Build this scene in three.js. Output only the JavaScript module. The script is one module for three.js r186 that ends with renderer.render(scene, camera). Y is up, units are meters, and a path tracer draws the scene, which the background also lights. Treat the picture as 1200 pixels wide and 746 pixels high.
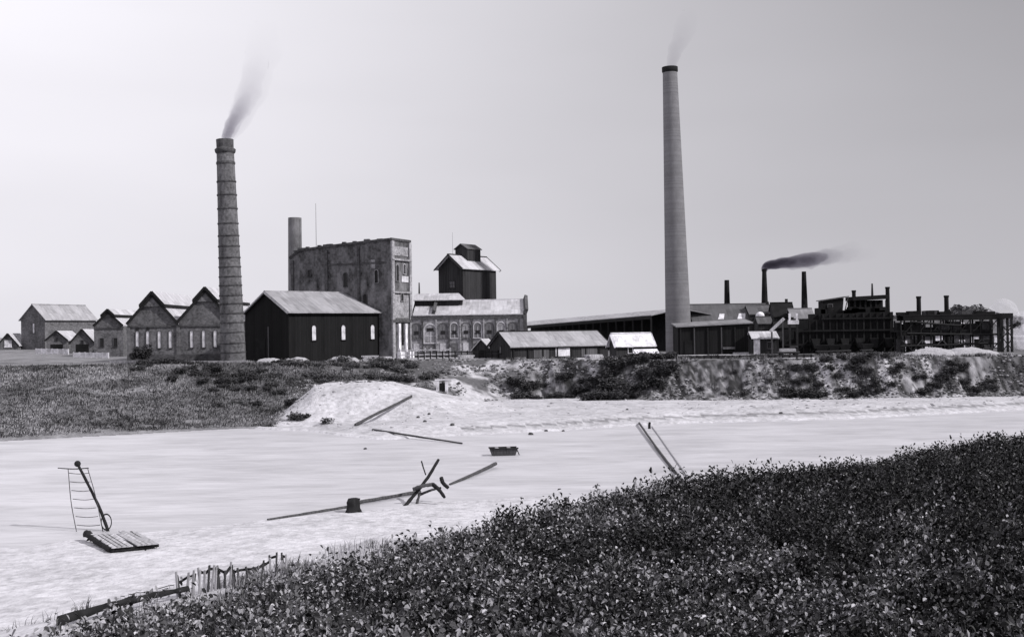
import * as THREE from 'three';
import { mergeGeometries } from 'three/addons/utils/BufferGeometryUtils.js';

// ---------------------------------------------------------------- camera, sky, sun, exposure
const EYE = 5, FOCAL = 1287, ROLL = -0.014, PITCH = 13 / FOCAL;
const scene = new THREE.Scene();
const camera = new THREE.PerspectiveCamera(2 * Math.atan(373 / FOCAL) * 180 / Math.PI, 1200 / 746, 0.5, 9000);
camera.position.set(0, EYE, 0);
camera.rotation.order = 'YXZ';
camera.rotation.set(PITCH, 0, ROLL);
const renderer = new THREE.WebGLRenderer({ antialias: true });
renderer.toneMapping = THREE.LinearToneMapping;
renderer.toneMappingExposure = 1;
renderer.shadowMap.enabled = true;

const TINT = [1.0, 0.98, 1.045];
function rng(seed) { let s = seed >>> 0; return () => { s = (s + 0x6d2b79f5) | 0; let t = Math.imul(s ^ (s >>> 15), 1 | s); t = (t + Math.imul(t ^ (t >>> 7), 61 | t)) ^ t; return ((t ^ (t >>> 14)) >>> 0) / 4294967296; }; }
const clamp = (x, a = 0, b = 1) => Math.min(b, Math.max(a, x));
const mixf = (a, b, t) => a + (b - a) * t;
const smooth = (x) => { x = clamp(x); return x * x * (3 - 2 * x); };
function hash(i, j, k = 0) { let h = Math.imul(i, 374761393) ^ Math.imul(j, 668265263) ^ Math.imul(k, 1274126177); h = Math.imul(h ^ (h >>> 13), 1274126177); return ((h ^ (h >>> 16)) >>> 0) / 4294967296; }
function vnoise(x, y, k = 0, px = 0, py = px) {          // value noise, tileable when a period is given
  const xi = Math.floor(x), yi = Math.floor(y), fx = x - xi, fy = y - yi, u = fx * fx * (3 - 2 * fx), v = fy * fy * (3 - 2 * fy);
  const w = (a, p) => (p ? ((a % p) + p) % p : a);
  const a = hash(w(xi, px), w(yi, py), k), b = hash(w(xi + 1, px), w(yi, py), k), c = hash(w(xi, px), w(yi + 1, py), k), d = hash(w(xi + 1, px), w(yi + 1, py), k);
  return mixf(mixf(a, b, u), mixf(c, d, u), v);
}
function fbm(x, y, oct = 4, k = 0, px = 0, py = px) { let s = 0, a = 0.5, t = 0; for (let o = 0; o < oct; o++) { s += a * vnoise(x, y, k + o * 17, px, py); t += a; x *= 2; y *= 2; px *= 2; py *= 2; a *= 0.5; } return s / t; }

{ // one hazy sky, brighter toward the left, darker toward the right
  const W = 1024, H = 512, data = new Float32Array(W * H * 4);
  for (let j = 0; j < H; j++) for (let i = 0; i < W; i++) {
    const el = ((j + 0.5) / H - 0.5) * 180, phi = (i + 0.5) / W * 2 * Math.PI - Math.PI;     // direction (cos phi, ., sin phi)
    let az = Math.atan2(Math.cos(phi), -Math.sin(phi)) * 180 / Math.PI;                        // 0 straight ahead, + to the right
    const e = clamp(el / 16, 0, 1.6), back = smooth((180 - Math.abs(az)) / 70);
    const side = Math.tanh(-az / 24) * back;
    let L = 0.66 + side * (0.175 + 0.19 * e) + 0.02 * e;
    L *= 1 + 0.1 * (fbm(i / W * 24, j / H * 60, 5, 5, 24, 0) - 0.5);
    const o = (j * W + i) * 4; data[o] = L * TINT[0]; data[o + 1] = L * TINT[1]; data[o + 2] = L * TINT[2]; data[o + 3] = 1;
  }
  const sky = new THREE.DataTexture(data, W, H, THREE.RGBAFormat, THREE.FloatType);
  sky.mapping = THREE.EquirectangularReflectionMapping; sky.magFilter = THREE.LinearFilter; sky.minFilter = THREE.LinearFilter; sky.needsUpdate = true;
  scene.background = sky; scene.environment = sky;
}
const sun = new THREE.DirectionalLight(new THREE.Color().setRGB(1, 0.985, 0.98), 4.6);
sun.position.set(300, 255, 110 - 160); sun.target.position.set(0, 0, -160);
sun.castShadow = true; sun.shadow.radius = 3;
Object.assign(sun.shadow.camera, { left: -260, right: 260, top: 260, bottom: -260, near: 1, far: 1200 });
sun.shadow.mapSize.set(4096, 4096);
scene.add(sun, sun.target);

// ---------------------------------------------------------------- textures and materials
function tex(size, fn) {
  const d = new Uint8Array(size * size * 4);
  for (let j = 0; j < size; j++) for (let i = 0; i < size; i++) { const v = Math.round(255 * Math.pow(clamp(fn(i / size, j / size)), 1 / 2.2)), o = (j * size + i) * 4; d[o] = d[o + 1] = d[o + 2] = v; d[o + 3] = 255; }
  const t = new THREE.DataTexture(d, size, size); t.wrapS = t.wrapT = THREE.RepeatWrapping; t.magFilter = THREE.LinearFilter; t.minFilter = THREE.LinearFilter; t.colorSpace = THREE.SRGBColorSpace; t.needsUpdate = true; return t;
}
function bumpOf(size, fn) { const t = tex(size, (u, v) => Math.pow(clamp(fn(u, v)), 2.2)); t.colorSpace = THREE.NoColorSpace; return t; }
const sized = (t, m, n = m) => { const c = t.clone(); c.repeat.set(1 / m, 1 / n); c.needsUpdate = true; return c; };
const T = {
  brick: tex(512, (u, v) => { const r = Math.floor(v * 48), c = Math.floor(u * 20 + (r % 2) * 0.5); return clamp(0.6 + 0.5 * (fbm(u * 6, v * 6, 4, 3, 6) - 0.5) + 0.55 * (fbm(u * 24, v * 24, 3, 9, 24) - 0.5) + 0.2 * (hash(c % 20, r, 4) - 0.5) - (((v * 48) % 1) < 0.16 ? 0.06 : 0)); }),
  board: tex(512, (u, v) => { const b = Math.floor(u * 32), e = (u * 32) % 1; return clamp(0.6 + 0.35 * (hash(b, 1, 2) - 0.5) + 0.35 * (fbm(u * 64, v * 6, 3, 21, 64, 6) - 0.5) - (e < 0.12 ? 0.3 : 0)); }),
  iron: tex(512, (u, v) => { const s = Math.floor(u * 10); return clamp(0.64 + 0.16 * (hash(s, Math.floor(v * 3), 7) - 0.5) + 0.3 * (fbm(u * 30, v * 4, 3, 31, 30, 4) - 0.5) + 0.25 * (fbm(u * 5, v * 5, 3, 33, 5) - 0.5)); }),
  earth: tex(1024, (u, v) => clamp(0.6 + 0.25 * (fbm(u * 20, v * 20, 4, 41, 20) - 0.5) + 0.4 * (fbm(u * 110, v * 110, 3, 43, 110) - 0.5))),
  render: tex(512, (u, v) => clamp(0.62 + 0.6 * (fbm(u * 5, v * 5, 4, 51, 5) - 0.5) + 0.3 * (fbm(u * 40, v * 14, 3, 53, 40, 14) - 0.5))),
  patch: tex(512, (u, v) => { const a = fbm(u * 9, v * 5, 4, 55, 9, 5), b = fbm(u * 30, v * 30, 3, 57, 30); return clamp(0.58 + 1.1 * (a - 0.5) + 0.55 * (b - 0.5) - (fbm(u * 60, v * 3, 2, 59, 60, 3) > 0.62 ? 0.1 : 0)); }),
  stack: tex(512, (u, v) => clamp(0.6 + 0.16 * (fbm(u * 4, v * 6, 4, 95, 4, 6) - 0.5) + 0.12 * (hash(3, Math.floor(v * 36), 97) - 0.5) + 0.12 * (fbm(u * 30, v * 30, 2, 99, 30) - 0.5))),
  silt: tex(512, (u, v) => clamp(0.6 + 0.26 * (fbm(u * 12, v * 14, 5, 91, 12, 14) - 0.5) + 0.2 * (fbm(u * 40, v * 90, 3, 93, 40, 90) - 0.5))),
  wood: tex(256, (u, v) => clamp(0.6 + 0.7 * (fbm(u * 12, v * 3, 4, 61, 12, 3) - 0.5))),
};
const B = {
  corrugated: bumpOf(256, (u) => 0.5 + 0.5 * Math.sin(u * 2 * Math.PI * 16)),
  rough: bumpOf(512, (u, v) => fbm(u * 40, v * 40, 4, 71, 40)),
  ripple: bumpOf(512, (u, v) => 0.6 * fbm(u * 8, v * 30, 3, 81, 8, 30) + 0.4 * fbm(u * 30, v * 90, 2, 83, 30, 90)),
};
function grey(v) { return new THREE.Color().setRGB(v * TINT[0], v * TINT[1], v * TINT[2]); }
function mat(albedo, t, metres, o = {}) {
  const m = new THREE.MeshPhysicalMaterial({ color: grey(t ? albedo / 0.6 : albedo), roughness: o.rough ?? 0.9, metalness: 0, specularIntensity: albedo < 0.08 ? 0.25 : 0.6 });
  if (t) m.map = Array.isArray(metres) ? sized(t, ...metres) : sized(t, metres);
  if (o.bump) { m.bumpMap = sized(o.bump, o.bumpSize ?? 2); m.bumpScale = o.bumpScale ?? 0.02; }
  if (o.vc) m.vertexColors = true;
  return m;
}
const M = {
  ground: mat(0.6 * 0.6 / 0.6, T.earth, 45, { vc: true, bump: B.rough, bumpSize: 6, bumpScale: 0.07, rough: 1 }),
  brick: mat(0.12, T.brick, 7, { bump: B.rough, bumpSize: 4, bumpScale: 0.03 }),
  brickDark: mat(0.075, T.brick, 9, { bump: B.rough, bumpSize: 4, bumpScale: 0.03 }),
  brickPale: mat(0.27, T.brick, 8, { bump: B.rough, bumpSize: 4, bumpScale: 0.03 }),
  engineBrick: mat(0.115, T.patch, 11, { bump: B.rough, bumpSize: 4, bumpScale: 0.04 }),
  brickGrey: mat(0.14, T.render, 9, { bump: B.rough, bumpSize: 4, bumpScale: 0.03 }),
  stone: mat(0.5, T.render, 5, { bump: B.rough, bumpSize: 2, bumpScale: 0.02 }),
  whitewash: mat(0.62, T.render, 4),
  stackBrick: mat(0.115, T.brick, 9, { bump: B.rough, bumpSize: 4, bumpScale: 0.03 }),
  concrete: mat(0.155, T.stack, 9, { bump: B.rough, bumpSize: 5, bumpScale: 0.02 }),
  tar: mat(0.012, T.board, 6, { bump: B.rough, bumpSize: 3, bumpScale: 0.02 }),
  darkBoard: mat(0.035, T.board, 7),
  greyBoard: mat(0.1, T.board, 6),
  paleBoard: mat(0.4, T.board, 5),
  roofPale: mat(0.46, T.iron, 8, { bump: B.corrugated, bumpSize: 1.6, bumpScale: 0.03, rough: 0.6 }),
  roofGrey: mat(0.29, T.iron, 9, { bump: B.corrugated, bumpSize: 1.6, bumpScale: 0.03, rough: 0.65 }),
  roofMid: mat(0.32, T.iron, 7, { bump: B.corrugated, bumpSize: 1.6, bumpScale: 0.03, rough: 0.65 }),
  roofDull: mat(0.17, T.iron, 9, { rough: 0.8 }),
  roofDark: mat(0.09, T.iron, 9, { bump: B.corrugated, bumpSize: 1.6, bumpScale: 0.03, rough: 0.8 }),
  soot: mat(0.012, T.render, 5),
  ironDark: mat(0.018, T.render, 3, { rough: 0.7 }),
  paneWhite: mat(0.55, T.render, 3, { rough: 0.25 }),
  paneDark: mat(0.02, null, 1, { rough: 0.15 }),
  timber: mat(0.06, T.wood, 1.2), timberDark: mat(0.018, T.wood, 1.2), timberPale: mat(0.3, T.wood, 1.2),
  slag: mat(0.36, T.earth, 12, { bump: B.rough, bumpSize: 3, bumpScale: 0.08 }),
  rubble: mat(0.17, null, 1), shrub: mat(0.05, null, 1), shrubGrey: mat(0.09, null, 1), straw: mat(0.38, null, 1), tuft: mat(0.17, null, 1),
};

// ---------------------------------------------------------------- helpers
const at = (px, py, d) => { const u = px - 600, v = 373 - py, c = Math.cos(ROLL), s = Math.sin(ROLL), U = u * c - v * s, V = u * s + v * c + 13; return new THREE.Vector3(U / FOCAL * d, EYE + V / FOCAL * d, -d); };  // surveyed bearing and distance to metres
const mpp = (d) => d / FOCAL;
const names = new Map();
function numbered(n) { const k = names.get(n) ?? 0; names.set(n, k + 1); return k ? `${n}_${String(k).padStart(3, '0')}` : n; }
function tag(o, label, category, group, kind) { if (label) o.userData.label = label; if (category) o.userData.category = category; if (group) o.userData.group = group; if (kind) o.userData.kind = kind; return o; }
function thing(name, label, category, p = [0, 0, 0], turn = 0, group) { const g = new THREE.Group(); g.name = numbered(name); g.position.set(...p); g.rotation.y = turn; scene.add(g); return tag(g, label, category, group); }
function mesh(name, geo, m, parent) { const o = new THREE.Mesh(geo, m); o.castShadow = o.receiveShadow = true; if (parent) { o.name = name; parent.add(o); } else { o.name = numbered(name); scene.add(o); } return o; }
function copy(o, p, turn, s = 1, label, group) { const c = o.clone(); c.name = numbered(o.name.replace(/_\d{3}$/, '')); c.position.set(...p); c.rotation.y = turn; c.scale.setScalar(s); c.userData = { ...o.userData }; if (label) c.userData.label = label; if (group) c.userData.group = group; scene.add(c); return c; }
class Geo {                                             // flat-sided solids with uv in metres
  constructor() { this.p = []; this.n = []; this.t = []; }
  poly(...pts) {                                        // convex, counter-clockwise from outside
    const v = pts.map((q) => new THREE.Vector3(...q)), a = v[1].clone().sub(v[0]), n = a.clone().cross(v[2].clone().sub(v[0])).normalize();
    const uA = Math.abs(n.y) > 0.9 ? new THREE.Vector3(1, 0, 0) : new THREE.Vector3(0, 1, 0).cross(n).normalize(), vA = n.clone().cross(uA);
    for (let i = 1; i < v.length - 1; i++) for (const q of [v[0], v[i], v[i + 1]]) { this.p.push(q.x, q.y, q.z); this.n.push(n.x, n.y, n.z); this.t.push(q.dot(uA), q.dot(vA)); }
    return this;
  }
  box(x0, y0, z0, x1, y1, z1) { return this.hex([[x0, y0, z1], [x1, y0, z1], [x1, y0, z0], [x0, y0, z0]], [[x0, y1, z1], [x1, y1, z1], [x1, y1, z0], [x0, y1, z0]]); }
  hex(b, t) {                                           // bottom and top rings, each counter-clockwise seen from above, starting anywhere
    this.poly(...t); this.poly(...b.slice().reverse());
    for (let i = 0; i < b.length; i++) { const j = (i + 1) % b.length; this.poly(b[i], b[j], t[j], t[i]); }
    return this;
  }
  bar(a, b, w, h = w) {                                 // a square bar between two points
    const A = new THREE.Vector3(...a), D = new THREE.Vector3(...b).sub(A), L = D.length(), q = new THREE.Quaternion().setFromUnitVectors(new THREE.Vector3(1, 0, 0), D.normalize());
    const P = (x, y, z) => new THREE.Vector3(x, y, z).applyQuaternion(q).add(A).toArray();
    return this.hex([P(0, -h / 2, w / 2), P(L, -h / 2, w / 2), P(L, -h / 2, -w / 2), P(0, -h / 2, -w / 2)], [P(0, h / 2, w / 2), P(L, h / 2, w / 2), P(L, h / 2, -w / 2), P(0, h / 2, -w / 2)]);
  }
  geo() { const g = new THREE.BufferGeometry(); g.setAttribute('position', new THREE.Float32BufferAttribute(this.p, 3)); g.setAttribute('normal', new THREE.Float32BufferAttribute(this.n, 3)); g.setAttribute('uv', new THREE.Float32BufferAttribute(this.t, 2)); return g; }
  build(name, m, parent) { return mesh(name, this.geo(), m, parent); }
}
function limb(pts, r0, r1, seed = 1, seg = 8, rough = 0.12) {   // a round, tapered, slightly gnarled pole along points
  const c = new THREE.CatmullRomCurve3(pts.map((q) => (q.isVector3 ? q : new THREE.Vector3(...q)))), n = Math.max(3, pts.length * 5), pos = [], uv = [], idx = [], fr = c.computeFrenetFrames(n), L = c.getLength();
  for (let i = 0; i <= n; i++) { const q = c.getPointAt(i / n), r = mixf(r0, r1, i / n); for (let j = 0; j <= seg; j++) { const a = j / seg * Math.PI * 2, k = r * (1 + rough * (hash(i, j % seg, seed) - 0.5) * 2); const v = q.clone().addScaledVector(fr.normals[i], Math.cos(a) * k).addScaledVector(fr.binormals[i], Math.sin(a) * k); pos.push(v.x, v.y, v.z); uv.push(i / n * L, j / seg * 0.6); } }
  for (let i = 0; i < n; i++) for (let j = 0; j < seg; j++) { const a = i * (seg + 1) + j, b = a + seg + 1; idx.push(a, b, a + 1, b, b + 1, a + 1); }
  for (const [i, f] of [[0, 1], [n, 0]]) { const q = c.getPointAt(i / n), k = pos.length / 3; pos.push(q.x, q.y, q.z); uv.push(0, 0); for (let j = 0; j < seg; j++) { const a = i * (seg + 1) + j; f ? idx.push(k, a, a + 1) : idx.push(k, a + 1, a); } }
  const g = new THREE.BufferGeometry(); g.setAttribute('position', new THREE.Float32BufferAttribute(pos, 3)); g.setAttribute('uv', new THREE.Float32BufferAttribute(uv, 2)); g.setIndex(idx); g.computeVertexNormals(); return g;
}
function tab(t, x) { if (x <= t[0][0]) return t[0][1]; for (let i = 1; i < t.length; i++) if (x <= t[i][0]) return mixf(t[i - 1][1], t[i][1], (x - t[i - 1][0]) / (t[i][0] - t[i - 1][0])); return t[t.length - 1][1]; }

// ---------------------------------------------------------------- terrain
const WATER = -6.5;
const BROW = [[-6.5, -25], [-5.3, 0], [-4.75, 6], [-4.45, 9.3], [-3.85, 11], [-2, 13], [0, 16.5], [3.1, 20], [7, 22.5], [12.1, 26], [20, 31], [40, 40], [90, 52]];
const NEAR = [[-90, 46], [-28, 60], [-13.6, 69], [-5, 74], [3, 76], [12, 70], [25, 64], [60, 64], [130, 66]];
const FAR = [[-160, 90], [-62, 118.5], [-33, 133], [-24, 128], [-14, 117], [5, 124], [17, 131], [42, 135], [68, 145], [160, 168]];
const FOOT = [[-160, 92], [-62, 120], [-36, 134.5], [-30, 140], [-16, 150], [-2, 168], [6, 171], [20, 160], [45, 157], [75, 158], [160, 175]];
const FOOTH = [[-160, -6.2], [-36, -6.1], [-16, -5.9], [0, -5.6], [20, -5.5], [160, -5.5]];
const TOP = [[-160, 168], [-62, 171], [-36, 173], [-30, 177], [-16, 184], [-2, 180], [6, 175.5], [24, 166], [45, 162.5], [75, 163.5], [160, 183]];
const MX = [[-32, 0], [-25.5, 0.95], [-21, 1], [-16.5, 0.97], [-10, 0.6], [-3, 0.28], [4, 0]], MD = [[131, 0], [146, 1], [151, 1], [161, 0]];
function browDist(x, d) {
  let best = 1e9, s = 0;
  for (let i = 1; i < BROW.length; i++) {
    const [ax, ay] = BROW[i - 1], [bx, by] = BROW[i], ex = bx - ax, ey = by - ay, t = clamp(((x - ax) * ex + (d - ay) * ey) / (ex * ex + ey * ey)), dx = x - ax - t * ex, dy = d - ay - t * ey, q = dx * dx + dy * dy;
    if (q < best) { best = q; s = ex * dy - ey * dx > 0 ? 1 : -1; }
  }
  return s * Math.sqrt(best);
}
function hillTop(x, d) { return EYE - 3.03 + 0.7 * Math.exp(-(x * x + d * d) / 30) + 0.3 * (fbm(x / 2.2 + 40, d / 2.2, 3, 101) - 0.5); }
function low(x, d) {
  const wob = 2.2 * (fbm(x / 9 + 7, d / 30, 3, 103) - 0.5), dn = tab(NEAR, x) + wob, df = tab(FAR, x) + wob;
  if (d < dn) return WATER + Math.min(1.1, 0.03 * (dn - d)) + 0.1 * (fbm(x / 5, d / 5, 3, 105) - 0.5) * smooth((dn - d) / 4);
  if (d < df) return WATER - Math.min(0.5, 0.05 * Math.min(d - dn, df - d));
  const ft = tab(FOOT, x) + 3 * (fbm(x / 7, 3, 3, 107) - 0.5) * smooth((x + 5) / 8), hf = tab(FOOTH, x), tp = tab(TOP, x) + 3 * (fbm(x / 9, 8, 3, 108) - 0.5), bank = smooth((x + 2) / 8);
  const flat = hf + 0.22 * (fbm(x / 4, d / 4, 3, 109) - 0.5);
  let h;
  if (d < ft) h = mixf(WATER, flat, smooth((d - df) / Math.max(1, Math.min(6, ft - df))));
  else {
    const plat = 1.4 * smooth((-x - 60) / 80) * smooth((d - 190) / 110) + 0.3 * (fbm(x / 12, d / 12, 3, 111) - 0.5) * clamp((d - 170) / 10);
    const t = clamp((d - ft) / Math.max(2, tp - ft));
    h = mixf(flat, plat, mixf(smooth(t) * 0.35 + 0.65 * t, 0.8 * t + 0.2 * smooth(t), bank));
    const mid = 4 * t * (1 - t);
    h += mid * mixf(1.1 * (fbm(x / 5, d / 5, 4, 113) - 0.5), 2.6 * (Math.abs(fbm(x / 3.2, d / 14, 5, 115) - 0.5) * 2 - 0.35), bank);
    if (d > 600) h += 15 * smooth((d - 900) / 900) * smooth((x / d - 0.27) / 0.16) * (0.7 + 0.6 * fbm(x / 160, d / 300, 3, 117)) - 2 * smooth((d - 600) / 500) * (x / d < 0.2 ? 1 : 0.3);
  }
  const mound = tab(MX, x + 1.2 * (fbm(x / 3, d / 3, 2, 119) - 0.5)) * smooth(tab(MD, d + 2.4 * (fbm(x / 4, d / 4, 3, 121) - 0.5)));
  return Math.max(h, -6.3 + 4.6 * mound + 0.15 * (fbm(x / 1.7, d / 1.7, 3, 123) - 0.5));
}
function ground(x, z) {
  const d = -z; if (d > 75) return low(x, d); const s = browDist(x, d);
  if (s <= 0) return hillTop(x, d);
  const wl = smooth((0.2 - x) / 2.5), f0 = s < 1.5 ? 0.22 * s * s : 0.495 + 0.66 * (s - 1.5), f1 = s < 2.6 ? 0.1 * s + 0.015 * s * s : 0.361 + 0.7 * (s - 2.6), fall = mixf(f0, f1, wl), h = hillTop(x, d) - fall;
  if (h < -8) return low(x, d);
  const l = low(x, d), k = 0.6, m = clamp(0.5 + (h - l) / (2 * k));
  return mixf(l, h, m) + k * m * (1 - m);
}
function groundTone(x, d, h) {                           // what lies there: soil, sand, turf, ash
  const s = d > 75 ? 99 : browDist(x, d), n = fbm(x / 3, d / 3, 4, 131), n2 = fbm(x / 14 + 3, d / 14, 3, 133), fine = fbm(x * 1.3, d * 1.3, 2, 135);
  if (s < 0.2) return 0.015 + 0.012 * n;
  if (s < 5 && h > -5.2) return mixf(0.05, 0.4, smooth((s - 0.1) / 1.2 + (fbm(x * 1.6, d * 1.6, 3, 143) - 0.5) * 2.2));
  if (d > 90 && x < -31 && d > tab(FAR, x) - 3) return clamp(0.17 + 0.14 * (n - 0.5), 0.05, 0.4);
  if (d < tab(FAR, x) + 1) return 0.46 + 0.06 * (n - 0.5);
  const ft = tab(FOOT, x), tp = tab(TOP, x), left = smooth((-31 - x + 3 * (n - 0.5)) / 2.5), isMound = tab(MX, x) * tab(MD, d) > 0.04;
  const turf = clamp(0.17 + 0.09 * smooth((-40 - x) / 18) + 0.4 * (n - 0.5) + 0.12 * (fine - 0.5), 0.04, 0.4);
  if (isMound && x > -31.5) return 0.42 + 0.1 * (n - 0.5);
  if (x > -6 && Math.abs(d - tab(FAR, x) - 3.2 - 2.2 * (fbm(x / 9 + 7, d / 30, 3, 103) - 0.5)) < 0.12 + 0.45 * fbm(x / 5, d / 3, 3, 141)) return 0.2;
  if (d < ft - 0.5) return mixf(0.41 + 0.12 * (n - 0.5) - 0.06 * smooth((fine - 0.62) * 6), turf, left);
  if (d < tp + 2) {
    const scar = smooth((fbm(x / 1.1, d / 26, 3, 145) - 0.57) * 9) * smooth((fbm(x / 6, d / 30, 2, 147) - 0.4) * 5), face = 0.24 * scar + clamp(0.115 - 0.05 * smooth((x - 46) / 6) + 0.5 * (fbm(x / 2.2, d / 11, 4, 137) - 0.5) + 0.5 * (fbm(x * 1.9, d * 1.9, 2, 139) - 0.5), 0.025, 0.5), ramp = mixf(0.4, 0.09, smooth((n - 0.46) * 5 + (d - 172) / 14 + 1.6 * smooth((-9 - x) / 5) * smooth((d - 155) / 6)));
    return mixf(mixf(ramp, face, smooth((x - 0) / 6)), turf, left);
  }
  if (d < 420) return clamp(mixf(0.11, 0.36, smooth((n2 - 0.52) * 6)) + 0.16 * (n - 0.5), 0.04, 0.5);
  return 0.17 + 0.12 * (n2 - 0.5);
}
{
  const rows = []; let d = -24;
  while (d < 5200) { rows.push(d); d += d < 3 ? 1.2 : d < 34 ? 0.4 : d < 60 ? 0.8 : d < 112 ? 1.1 : d < 150 ? 0.7 : d < 186 ? 0.4 : d < 260 ? 1.6 : d < 450 ? 6 : 6 + (d - 450) * 0.09; }
  const NC = 940, pos = [], col = [], uv = [], idx = [];
  rows.forEach((dd, r) => {
    for (let c = 0; c <= NC; c++) {
      const q = (c / NC) * 2 - 1, t = 0.62 * q + 0.55 * q * q * q, x = t * (Math.max(dd, 0) + 34), h = ground(x, -dd), v = groundTone(x, dd, h) / 0.6;
      pos.push(x, h, -dd); col.push(v, v, v); uv.push(x, dd);
      if (r && c) { const a = (r - 1) * (NC + 1) + c - 1, b = a + NC + 1; idx.push(a, a + 1, b, a + 1, b + 1, b); }
    }
  });
  const g = new THREE.BufferGeometry(); g.setAttribute('position', new THREE.Float32BufferAttribute(pos, 3)); g.setAttribute('color', new THREE.Float32BufferAttribute(col, 3)); g.setAttribute('uv', new THREE.Float32BufferAttribute(uv, 2)); g.setIndex(idx); g.computeVertexNormals();
  tag(mesh('ground', g, M.ground), 'sand flats, grassy slope, earth bank and works yard', 'ground', null, 'structure');
}
{
  const W = new THREE.MeshPhysicalMaterial({ color: grey(0.43 / 0.6), map: sized(T.silt, 70, 30), roughness: 0.42, ior: 1.33, bumpMap: sized(B.ripple, 14, 14), bumpScale: 0.06 });
  const g = new THREE.PlaneGeometry(420, 150, 1, 1); g.rotateX(-Math.PI / 2); const u = g.attributes.uv, p = g.attributes.position; for (let i = 0; i < p.count; i++) u.setXY(i, p.getX(i), p.getZ(i));
  const w = mesh('water', g, W); w.position.set(0, WATER, -110); tag(w, 'pale silty pool lying still between sandbanks', 'water', null, 'structure');
}

// ---------------------------------------------------------------- building kit
function frameOf(pc, dc, pr, dr, pl) {                   // near corner, right corner, bearing of the third corner -> a rectangle on the ground
  const bear = (p) => (p - 600) / FOCAL, C = [bear(pc) * dc, dc], R = [bear(pr) * dr, dr], e = [R[0] - C[0], R[1] - C[1]], n = [-e[1], e[0]], b = bear(pl), k = (b * C[1] - C[0]) / (n[0] - b * n[1]), Lp = [C[0] + n[0] * k, C[1] + n[1] * k];
  return { x: (R[0] + Lp[0]) / 2, z: -(R[1] + Lp[1]) / 2, turn: Math.atan2(e[1], e[0]), L: Math.hypot(...e), W: Math.hypot(...n) * k };
}
function gableWalls(L, W, eave, ridge, foot = -1.5) {    // ridge along x
  const g = new Geo(), a = L / 2, b = W / 2;
  g.poly([-a, foot, b], [a, foot, b], [a, eave, b], [-a, eave, b]).poly([a, foot, -b], [-a, foot, -b], [-a, eave, -b], [a, eave, -b]);
  g.poly([a, foot, b], [a, foot, -b], [a, eave, -b], [a, ridge, 0], [a, eave, b]).poly([-a, foot, -b], [-a, foot, b], [-a, eave, b], [-a, ridge, 0], [-a, eave, -b]);
  return g;
}
function slope(L, W, eave, ridge, over, endOver, side, th = 0.16, lift = 0.03) {   // one roof slab, side = +1 towards +z
  const g = new Geo(), a = L / 2 + endOver, k = (ridge - eave) / (W / 2), b = W / 2 + over, ye = ridge - k * b + lift, yr = ridge + lift, s = side;
  const bot = [[-a, ye, s * b], [a, ye, s * b], [a, yr, 0], [-a, yr, 0]], top = bot.map(([x, y, z]) => [x, y + th, z]);
  return s > 0 ? g.hex(bot, top) : g.hex(bot.slice().reverse(), top.slice().reverse());
}
function addRoof(parent, L, W, eave, ridge, m, over = 0.5, endOver = 0.4, edge) {
  for (const s of [1, -1]) slope(L, W, eave, ridge, over, endOver, s).build('roof', m, parent);
  new Geo().box(-L / 2 - endOver, ridge + 0.08, -0.22, L / 2 + endOver, ridge + 0.27, 0.22).build('ridge_cap', edge ?? m, parent);
  if (edge) for (const e of [-1, 1]) for (const s of [1, -1]) { const k = (ridge - eave) / (W / 2), b = W / 2 + over, x = e * (L / 2 + endOver + 0.06); new Geo().bar([x, ridge + 0.02, 0], [x, ridge - k * b + 0.02, s * b], 0.1, 0.45).build('barge_board', edge, parent); }
}
function windowPart(parent, x, y, z, w, h, face, pane = M.paneWhite, frame = M.stone, arched = false) {   // face: 'z+', 'z-', 'x+', 'x-'
  const f = new THREE.Group(); f.name = 'window'; f.position.set(x, y, z); f.rotation.y = { 'z+': 0, 'x+': Math.PI / 2, 'x-': -Math.PI / 2, 'z-': Math.PI }[face]; parent.add(f);
  const t = Math.max(0.09, w * 0.12), g = new Geo();
  g.box(-w / 2 - t, 0, 0, -w / 2, h, 0.12).box(w / 2, 0, 0, w / 2 + t, h, 0.12).box(-w / 2 - t * 1.6, -t, 0, w / 2 + t * 1.6, 0, 0.2);
  if (arched) { const s = new THREE.Shape(); s.absarc(0, 0, w / 2 + t, 0, Math.PI, false); s.absarc(0, 0, w / 2, Math.PI, 0, true); const a = new THREE.ExtrudeGeometry(s, { depth: 0.12, bevelEnabled: false, curveSegments: 8 }); a.translate(0, h, 0); mesh('arch', a, frame, f); const ps = new THREE.Shape(); ps.absarc(0, 0, w / 2, 0, Math.PI, false); const pg = new THREE.ExtrudeGeometry(ps, { depth: 0.04, bevelEnabled: false, curveSegments: 8 }); pg.translate(0, h, 0); mesh('pane', pg, pane, f); }
  else g.box(-w / 2 - t, h, 0, w / 2 + t, h + t, 0.12);
  g.build('frame', frame, f);
  new Geo().box(-w / 2, 0, 0, w / 2, h, 0.04).build('pane', pane, f);
  if (w > 0.9) new Geo().box(-0.04, 0, 0.04, 0.04, h, 0.08).box(-w / 2, h / 2 - 0.04, 0.04, w / 2, h / 2 + 0.04, 0.079).build('glazing_bar', frame, f);
  return f;
}
function hall(name, label, F, eave, ridge, walls, roof, o = {}) {
  const y = o.y ?? Math.min(ground(F.x, F.z), 3), g = thing(name, label, o.category ?? 'building', [F.x, y, F.z], F.turn, o.group);
  gableWalls(F.L, F.W, eave, ridge).build('wall', walls, g);
  addRoof(g, F.L, F.W, eave, ridge, roof, o.over ?? 0.4, o.endOver ?? 0.35, o.edge);
  return g;
}

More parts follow.
